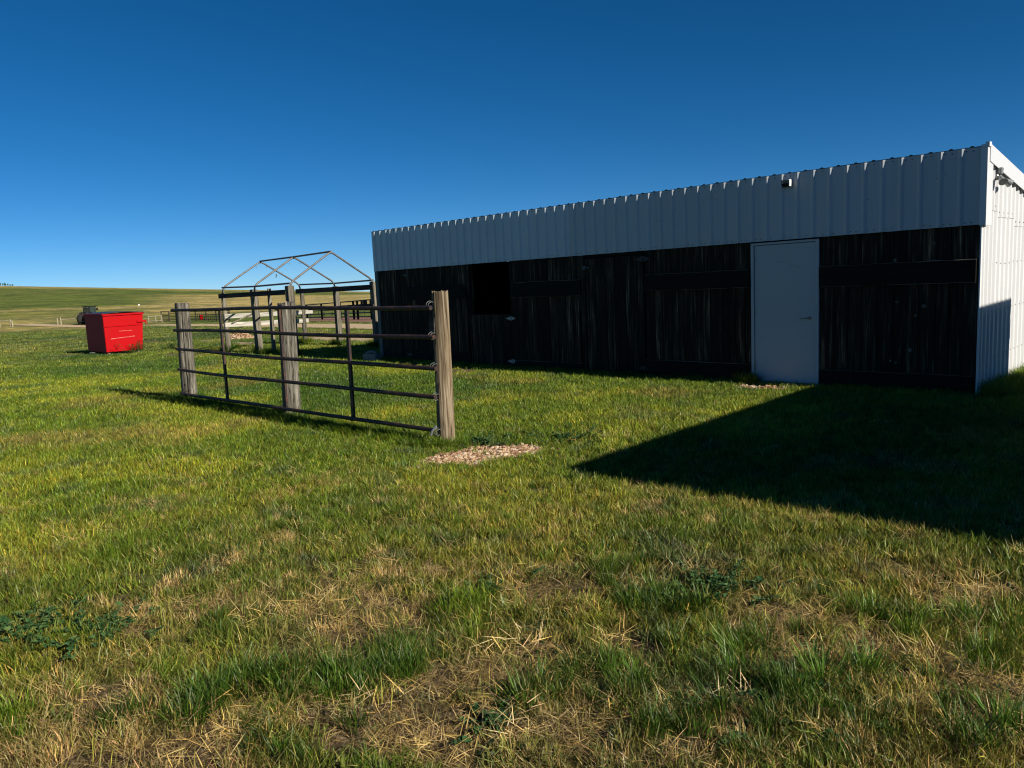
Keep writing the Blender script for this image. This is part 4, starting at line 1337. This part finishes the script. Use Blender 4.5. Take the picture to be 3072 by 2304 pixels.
def bunch(n, rad, hlo, hhi, wlo, whi, dead=0.06):
    out_ = []
    for _ in range(n):
        a = random.uniform(0, 6.283); r_ = rad*random.random()**0.7
        h = random.uniform(hlo, hhi)
        a2 = a+random.gauss(0, 0.6); ll = h*(0.15+0.65*(r_/rad))*random.uniform(0.5, 1.3)
        out_.append((r_*math.cos(a), r_*math.sin(a), h, ll*math.cos(a2), ll*math.sin(a2), random.uniform(wlo, whi), a2+1.57+random.gauss(0, 0.4), rnd_tone(dead=dead), random.uniform(0.1, 0.6)))
    return out_

def litter(n, rad):
    out_ = []
    for _ in range(n):
        a = random.uniform(0, 6.283); r_ = rad*math.sqrt(random.random())
        la = random.uniform(0, 6.283); ll = random.uniform(0.04, 0.13)
        out_.append((r_*math.cos(a), r_*math.sin(a), random.uniform(0.004, 0.022), ll*math.cos(la), ll*math.sin(la), random.uniform(0.0018, 0.004), la+1.57, rnd_tone(0.5, 1.35, 0.08), 0.3))
    return out_

def leaves(n, rad):
    out_ = []
    for _ in range(n):
        a = random.uniform(0, 6.283); r_ = rad*math.sqrt(random.random())
        la = random.uniform(0, 6.283); ll = random.uniform(0.012, 0.03)
        out_.append((r_*math.cos(a), r_*math.sin(a), random.uniform(0.008, 0.03), ll*math.cos(la), ll*math.sin(la), random.uniform(0.008, 0.014), la+1.57, rnd_tone(0.6, 1.4, 0.1), 0.4))
    return out_

def stalks(n, rad):
    out_ = []
    for _ in range(n):
        a = random.uniform(0, 6.283); r_ = rad*math.sqrt(random.random())
        la = random.uniform(0, 6.283); h = random.uniform(0.09, 0.19); ll = h*random.uniform(0.05, 0.35)
        c_ = rnd_tone(0.9, 1.4, 0.1)
        out_.append((r_*math.cos(a), r_*math.sin(a), h, ll*math.cos(la), ll*math.sin(la), 0.002, la, c_, 0.1))
        bx, by = r_*math.cos(a)+ll*0.6*math.cos(la), r_*math.sin(a)+ll*0.6*math.sin(la)
        out_.append((r_*math.cos(a), r_*math.sin(a), h*1.0, ll*math.cos(la)*1.02, ll*math.sin(la)*1.02, 0.0045, la+1.3, c_, 0.1))
    return out_

src = bpy.data.collections.new('grass_source')
KIND = {}
def add_kind(key, blades):
    nm = 'tuft_%02d' % len(KIND)
    o = bpy.data.objects.new(nm, blade_mesh(nm, blades))
    src.objects.link(o)
    KIND.setdefault(key, [])
    KIND[key] = KIND[key]+[COUNT[0]]
    COUNT[0] += 1
COUNT = [0]
def add(key, blades):
    nm = 'tuft_%02d' % COUNT[0]
    o = bpy.data.objects.new(nm, blade_mesh(nm, blades))
    src.objects.link(o)
    KIND.setdefault(key, []).append(COUNT[0])
    COUNT[0] += 1
for _ in range(6):
    add('lawn', lawn_tuft(30, 0.05, 0.018, 0.072, 0.0028, 0.0052, 0.75))
for _ in range(6):
    add('near', lawn_tuft(44, 0.05, 0.018, 0.075, 0.0017, 0.0037, 0.85, 0.12))
for _ in range(5):
    add('mid', lawn_tuft(34, 0.10, 0.03, 0.085, 0.004, 0.0075, 0.6))
for _ in range(4):
    add('far', lawn_tuft(30, 0.26, 0.04, 0.085, 0.009, 0.016))
for _ in range(6):
    add('bunch', bunch(100, 0.07, 0.05, 0.17, 0.0022, 0.0046))
for _ in range(4):
    add('dry', bunch(46, 0.06, 0.03, 0.085, 0.0016, 0.0028, dead=0.0))
for _ in range(5):
    add('litter', litter(46, 0.14))
for _ in range(4):
    add('leaf', leaves(46, 0.09))
for _ in range(4):
    add('stalk', stalks(5, 0.09))

G_GREEN = np.array([0.116, 0.186, 0.013]); G_YEL = np.array([0.220, 0.270, 0.020]); G_DEEP = np.array([0.060, 0.125, 0.011])
G_BLUE = np.array([0.055, 0.105, 0.045]); G_STRAW = np.array([0.60, 0.44, 0.17]); G_LEAF = np.array([0.028, 0.075, 0.022])

def wedge(n, r0, r1, half=44.0):
    va = math.atan2(_F[1], _F[0])
    r_ = np.sqrt(RNG.uniform(r0*r0, r1*r1, n)); a = va+np.radians(RNG.uniform(-half, half, n))
    return CX+r_*np.cos(a), CY+r_*np.sin(a)

def area(r0, r1, half=44.0):
    return math.radians(half)*(r1*r1-r0*r0)

OUT = dict(p=[], k=[], s=[], c=[], r=[])

def seg_dist(x, y, a, b_):
    ax, ay, bx, by = a.x, a.y, b_.x, b_.y
    t = np.clip(((x-ax)*(bx-ax)+(y-ay)*(by-ay))/((bx-ax)**2+(by-ay)**2), 0, 1)
    return np.hypot(x-ax-t*(bx-ax), y-ay-t*(by-ay))

def blocked(x, y):
    b_ = (x > -SHED_L-0.02) & (x < 0.05) & (y > -0.02) & (y < SHED_D)
    b_ |= (ell(x, y, *PATCH, 0.3, 9) < 0.95) & (fbm(x*5, y*5, 201, 2) < 0.56)
    b_ |= (ell(x, y, *DOORP, 0.3, 9) < 0.8) & (fbm(x*5, y*5, 201, 2) < 0.55)
    b_ |= np.hypot(x-PILE[0], y-PILE[1]) < 0.55
    for q in (P1, P2, P3):
        b_ |= np.hypot(x-q[0], y-q[1]) < 0.10
    b_ |= (x > dpos.x-LX) & (x < dpos.x) & (y > dpos.y) & (y < dpos.y+WY)
    for a, c in ((ext, rd_r), (rd_r, rd_m), (rd_m, rd_l), (rd_l, rd_ll)):
        b_ |= seg_dist(x, y, a, c) < 1.9
    b_ |= seg_dist(x, y, ar[0], ar[1]+(ar[1]-ar[0])*0.6) < 5
    return b_

def tint(x, y, strength=1.0):
    n1 = fbm(x*0.9, y*0.9, 71, 4)[:, None]; n2 = fbm(x*0.28, y*0.28, 81, 3)[:, None]; n3 = fbm(x*2.6, y*2.6, 91, 3)[:, None]
    c = G_GREEN*(1-sstep(0.42, 0.68, n1)) + G_YEL*sstep(0.42, 0.68, n1)
    w = sstep(0.52, 0.70, n2)
    c = c*(1-w)+G_DEEP*w
    w = sstep(0.62, 0.74, n3)*0.45
    c = c*(1-w)+G_BLUE*w
    n4 = fbm(x*0.6+50, y*0.6, 97, 4)[:, None]
    w = sstep(0.62, 0.78, n4)*0.4
    c = c*(1-w)+np.array([0.30, 0.23, 0.06])*w
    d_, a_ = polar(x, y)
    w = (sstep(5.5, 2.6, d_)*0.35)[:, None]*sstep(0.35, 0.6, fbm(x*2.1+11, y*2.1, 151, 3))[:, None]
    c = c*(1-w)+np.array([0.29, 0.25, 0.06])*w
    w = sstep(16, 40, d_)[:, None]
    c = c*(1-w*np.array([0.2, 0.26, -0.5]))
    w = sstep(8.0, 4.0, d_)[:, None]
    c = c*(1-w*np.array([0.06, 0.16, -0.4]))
    return c*RNG.uniform(0.55, 1.5, (len(x), 1))

def put(x, y, keys, scale, col, tilt=0.08, zoff=0.0):
    n = len(x)
    if n == 0:
        return
    ids = np.concatenate([KIND[k_] for k_ in keys])
    OUT['p'].append(np.stack([x, y, terrain(x, y)-0.004+zoff], 1))
    OUT['k'].append(RNG.choice(ids, n))
    OUT['s'].append(np.broadcast_to(scale, (n,)).astype(float))
    OUT['c'].append(col)
    OUT['r'].append(np.stack([RNG.normal(0, tilt, n), RNG.normal(0, tilt, n), RNG.uniform(0, 6.283, n)], 1))

def scatter(r0, r1, dens, keys, smin, smax, thin=True, colf=tint, keep=None, tilt=0.08):
    n = int(area(r0, r1)*dens)
    x, y = wedge(n, r0, r1)
    bare, sand, dirt, edge, dry = zone_masks(x, y)
    ok = ~blocked(x, y)
    ok &= RNG.uniform(size=n) > np.maximum(sand*1.2, edge)
    if thin:
        ok &= RNG.uniform(size=n) > bare*0.93
    if keep is not None:
        ok &= keep(x, y, bare)
    x, y = x[ok], y[ok]
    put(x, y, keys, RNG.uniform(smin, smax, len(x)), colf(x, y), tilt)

def straw(x, y):
    return G_STRAW*RNG.uniform(0.45, 1.25, (len(x), 1))*np.array([1, 1, 1])
def deep(x, y):
    n1 = fbm(x*1.1, y*1.1, 111, 3)[:, None]
    c = G_DEEP*(1-sstep(0.4, 0.65, n1))+G_GREEN*1.1*sstep(0.4, 0.65, n1)
    return c*RNG.uniform(0.6, 1.35, (len(x), 1))
def leafc(x, y):
    return G_LEAF*RNG.uniform(0.7, 1.4, (len(x), 1))
def rnd(p):
    return lambda x, y, b_: RNG.uniform(size=len(x)) < p

# thatch and short turf close by
scatter(1.6, 4.4, 220, ['litter'], 0.6, 1.1, False, straw, lambda x, y, b_: RNG.uniform(size=len(x)) < 0.4+0.5*b_, 0.3)
scatter(4.2, 9.0, 80, ['litter'], 0.8, 1.2, False, straw, lambda x, y, b_: RNG.uniform(size=len(x)) < 0.12+0.8*b_, 0.2)
scatter(1.6, 4.0, 480, ['near'], 0.5, 1.45, tilt=0.25)
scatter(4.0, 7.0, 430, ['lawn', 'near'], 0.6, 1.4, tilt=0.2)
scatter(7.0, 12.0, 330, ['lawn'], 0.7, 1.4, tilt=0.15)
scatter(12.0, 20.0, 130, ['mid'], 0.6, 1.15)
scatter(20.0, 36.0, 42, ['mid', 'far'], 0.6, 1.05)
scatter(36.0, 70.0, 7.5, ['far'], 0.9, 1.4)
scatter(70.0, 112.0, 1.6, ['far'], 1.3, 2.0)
# bunches of taller, darker grass
clump = lambda th: (lambda x, y, b_: (fbm(x*1.9+7, y*1.9, 121, 3) > th) | (RNG.uniform(size=len(x)) < 0.05))
scatter(1.6, 4.4, 95, ['bunch'], 0.3, 0.85, True, deep, clump(0.53))
scatter(4.4, 7.0, 70, ['bunch'], 0.28, 0.66, True, deep, clump(0.55))
scatter(7.0, 13.0, 14, ['bunch'], 0.3, 0.5, True, deep, clump(0.60))
for (u, v, rx, num) in ((1190, 2090, 0.13, 13), (1060, 2110, 0.10, 7), (640, 2140, 0.17, 14), (820, 2100, 0.13, 9), (120, 2200, 0.13, 9), (1400, 1890, 0.2, 14),
                        (1960, 1890, 0.15, 10), (2080, 1880, 0.12, 6), (2400, 2110, 0.12, 8), (2240, 2030, 0.16, 10), (2900, 2230, 0.16, 12), (2680, 1930, 0.18, 9),
                        (1640, 2130, 0.11, 7), (2900, 1870, 0.17, 9), (1850, 2080, 0.12, 7), (2050, 2250, 0.12, 7), (330, 1700, 0.25, 10), (1750, 1720, 0.25, 11), (2560, 2050, 0.12, 7), (2950, 2050, 0.12, 7)):
    c_ = at(u, v)
    x, y = c_.x+RNG.normal(0, rx*0.65, num), c_.y+RNG.normal(0, rx*0.65, num)
    put(x, y, ['bunch'], RNG.uniform(0.5, 1.15, num), deep(x, y)*RNG.uniform(0.75, 1.25, (num, 1)), 0.15)
# dead tufts
dryk = lambda x, y, b_: (fbm(x*1.3+31, y*1.3, 131, 3) > 0.54) | (RNG.uniform(size=len(x)) < 0.06)
scatter(1.6, 4.6, 110, ['dry'], 0.5, 1.1, False, straw, dryk)
scatter(4.6, 7.4, 90, ['dry'], 0.6, 1.15, False, straw, dryk)
scatter(7.0, 12.0, 7, ['dry'], 0.6, 0.9, False, straw, dryk)
# creeping leaves, stalks
scatter(1.6, 5.0, 60, ['leaf'], 0.7, 1.1, False, leafc, lambda x, y, b_: fbm(x*1.7+3, y*1.7+9, 141, 3) > 0.60)
scatter(5.0, 12.0, 20, ['leaf'], 0.9, 1.5, False, leafc, lambda x, y, b_: fbm(x*0.9+3, y*0.9+9, 142, 3) > 0.64)
scatter(1.6, 5.5, 10, ['stalk'], 0.5, 0.9, False, lambda x, y: np.array([0.32, 0.31, 0.07])*RNG.uniform(0.7, 1.2, (len(x), 1)))
# longer uncut grass along the fence line, the posts and the walls
n = 520
x = RNG.uniform(-10.6, -3.3, n); y = -5.78+RNG.normal(0, 0.10, n)
put(x, y, ['bunch'], RNG.uniform(0.55, 1.05, n), deep(x, y))
for q, rr_, m_ in ((P1, 0.2, 34), (P2, 0.2, 34), (P3, 0.17, 40)):
    a = RNG.uniform(0, 6.283, m_); rad_ = rr_*RNG.uniform(0.6, 1.2, m_)
    x, y = q[0]+rad_*np.cos(a), q[1]+rad_*np.sin(a)
    put(x, y, ['bunch'], RNG.uniform(0.6, 1.15, m_), deep(x, y))
n = 330
x = RNG.uniform(-SHED_L, -0.05, n); y = -0.10+RNG.normal(0, 0.04, n)
k_ = (x < -3.05) | (x > -1.95)
put(x[k_], y[k_], ['bunch'], RNG.uniform(0.4, 0.8, k_.sum()), deep(x[k_], y[k_]))
n = 200
y = RNG.uniform(-0.1, 5.0, n); x = 0.12+np.abs(RNG.normal(0, 0.10, n))
put(x, y, ['bunch'], RNG.uniform(0.8, 1.7, n), tint(x, y))
x = np.full(26, -3.0)+RNG.normal(0, 0.06, 26); y = -0.14+RNG.normal(0, 0.05, 26)
put(x, y, ['stalk', 'bunch'], RNG.uniform(0.8, 1.5, 26), deep(x, y))
for (px, py) in base+farp+[(-17.5, -0.2)]:
    m_ = 16
    x, y = px+RNG.normal(0, 0.14, m_), py+RNG.normal(0, 0.14, m_)
    put(x, y, ['bunch'], RNG.uniform(1.0, 2.0, m_), deep(x, y))
# around the gravel
m_ = 120
a = RNG.uniform(0, 6.283, m_); e_ = RNG.uniform(0.85, 1.1, m_)
x = PATCH[0]+e_*PATCH[3]*np.cos(a)*math.cos(PATCH[2])-e_*PATCH[4]*np.sin(a)*math.sin(PATCH[2])
y = PATCH[1]+e_*PATCH[3]*np.cos(a)*math.sin(PATCH[2])+e_*PATCH[4]*np.sin(a)*math.cos(PATCH[2])
put(x, y, ['lawn', 'dry', 'lawn'], RNG.uniform(0.7, 1.2, m_), tint(x, y))

P_ = np.vstack(OUT['p']); K_ = np.concatenate(OUT['k']); S_ = np.concatenate(OUT['s']); C_ = np.vstack(OUT['c']); R_ = np.vstack(OUT['r'])
print('grass tufts', len(P_))
me = bpy.data.meshes.new('grass')
me.from_pydata(P_.tolist(), [], [])
a = me.attributes.new('kind_index', 'INT', 'POINT'); a.data.foreach_set('value', K_.astype(np.int32))
a = me.attributes.new('size', 'FLOAT', 'POINT'); a.data.foreach_set('value', S_.astype(np.float32))
a = me.attributes.new('spin', 'FLOAT_VECTOR', 'POINT'); a.data.foreach_set('vector', R_.astype(np.float32).ravel())
a = me.attributes.new('tint', 'FLOAT_COLOR', 'POINT'); a.data.foreach_set('color', np.hstack([C_, np.ones((len(C_), 1))]).astype(np.float32).ravel())
grass = bpy.data.objects.new('grass', me)
COL.objects.link(grass)
grass['kind'] = 'stuff'
grass['label'] = 'patchy green and straw-coloured lawn grass growing round the shed'
grass['category'] = 'grass'
ng = bpy.data.node_groups.new('grass_nodes', 'GeometryNodeTree')
ng.interface.new_socket('Geometry', in_out='INPUT', socket_type='NodeSocketGeometry')
ng.interface.new_socket('Geometry', in_out='OUTPUT', socket_type='NodeSocketGeometry')
gi = ng.nodes.new('NodeGroupInput'); go = ng.nodes.new('NodeGroupOutput')
ci = ng.nodes.new('GeometryNodeCollectionInfo')
ci.inputs['Collection'].default_value = src
ci.inputs['Separate Children'].default_value = True
ci.inputs['Reset Children'].default_value = True
ip = ng.nodes.new('GeometryNodeInstanceOnPoints')
ip.inputs['Pick Instance'].default_value = True
def named(nm, dt):
    n_ = ng.nodes.new('GeometryNodeInputNamedAttribute'); n_.data_type = dt
    n_.inputs['Name'].default_value = nm
    return [o for o in n_.outputs if o.enabled and o.name == 'Attribute'][0]
ng.links.new(gi.outputs[0], ip.inputs['Points'])
ng.links.new(ci.outputs[0], ip.inputs['Instance'])
ng.links.new(named('kind_index', 'INT'), ip.inputs['Instance Index'])
ng.links.new(named('size', 'FLOAT'), ip.inputs['Scale'])
er = ng.nodes.new('FunctionNodeEulerToRotation')
ng.links.new(named('spin', 'FLOAT_VECTOR'), er.inputs[0])
ng.links.new(er.outputs[0], ip.inputs['Rotation'])
ng.links.new(ip.outputs[0], go.inputs[0])
md = grass.modifiers.new('grow', 'NODES'); md.node_group = ng

# ------------------------------------------------------------------ single weeds
def weed(name, label, x, y, rad, h, n, cat='weed', grp=None, narrow=False):
    z = gz(x, y)
    t = thing(name, label, cat, (x, y, z), 0, grp)
    lf = MB(); st = MB()
    ns = max(5, n//14)
    for s_ in range(ns):
        a = random.uniform(0, 6.283); r_ = rad*abs(random.gauss(0, 0.75))
        p0 = Vector((r_*0.6*math.cos(a), r_*0.6*math.sin(a), 0)); p1 = Vector((r_*math.cos(a), r_*math.sin(a), h*random.uniform(0.55, 1.0)))
        st.tube([p0, p0.lerp(p1, 0.5)+Vector((0, 0, 0.1*h)), p1], [0.003, 0.0025, 0.0015], 4)
        for _ in range(n//ns):
            f = random.uniform(0.25, 1.0)
            c_ = p0.lerp(p1, f)
            la = random.uniform(0, 6.283); l_ = random.uniform(0.05, 0.09) if narrow else random.choice((random.uniform(0.012, 0.022), random.uniform(0.02, 0.045))); w_ = l_*(0.16 if narrow else random.uniform(0.3, 0.45))
            up = random.uniform(-0.1, 0.9)
            d = Vector((math.cos(la), math.sin(la), up)).normalized(); sd = Vector((-math.sin(la), math.cos(la), 0))
            m0 = c_+d*l_*0.5+Vector((0, 0, 0.004)); e = c_+d*l_-Vector((0, 0, 0.008))
            lf.add([c_, m0-sd*w_, e, m0+sd*w_, c_+d*l_*0.5-Vector((0, 0, 0.003))], [(0, 1, 4), (1, 2, 4), (2, 3, 4), (3, 0, 4)])
    so_ = st.build('stems', 'weed_leaf', t); so_['kind'] = 'stuff'
    o = lf.build('foliage', 'weed_leaf', t, recalc=False); o['kind'] = 'stuff'
    return t
def wat(u, v):
    p = at(u, v); return p.x, p.y
GW = 'blue-green weeds in the near turf'
weed('leafy_weed', 'broad blue-green leafy weed patch beside dry straw, the larger of a near pair', *wat(95, 1930), 0.26, 0.09, 900, grp=GW)
weed('leafy_weed', 'compact blue-green leafy weed mound just inside the larger weed patch', *wat(300, 1965), 0.20, 0.085, 700, grp=GW)
weed('leafy_weed', 'blue-green leafy weed clump among orange dry grass below the building shadow', *wat(2150, 1800), 0.24, 0.10, 800, grp=GW)
weed('leafy_weed', 'small blue-green weed between a dry tan tuft and dense green turf', *wat(1480, 1800), 0.12, 0.08, 260, grp=GW)
weed('leafy_weed', 'low dark green weed at the back edge of the gravel patch', *wat(1700, 1335), 0.36, 0.10, 900, grp=GW)
weed('leafy_weed', 'low dark green weed between the slim brown post and the gravel', *wat(1440, 1335), 0.26, 0.09, 500, grp=GW)
weed('leafy_weed', 'dark creeping weed mat between tall bunches at the bottom of the lawn', *wat(2420, 2150), 0.30, 0.04, 900, grp=GW)
weed('leafy_weed', 'small rounded weed in bare thatch at the bottom of the lawn', *wat(1480, 2235), 0.12, 0.05, 300, grp=GW)
wp = Vector((dpos.x+0.28, dpos.y+0.95, 0))
weed('tall_weeds', 'tall dark green weeds growing against the red dumpster side', wp.x, wp.y, 0.62, 0.42, 520, grp=None, narrow=True)
weed('tall_weeds', 'low spreading green weeds at the front corner of the dumpster', dpos.x+0.05, dpos.y+1.95, 0.5, 0.25, 300, narrow=True)
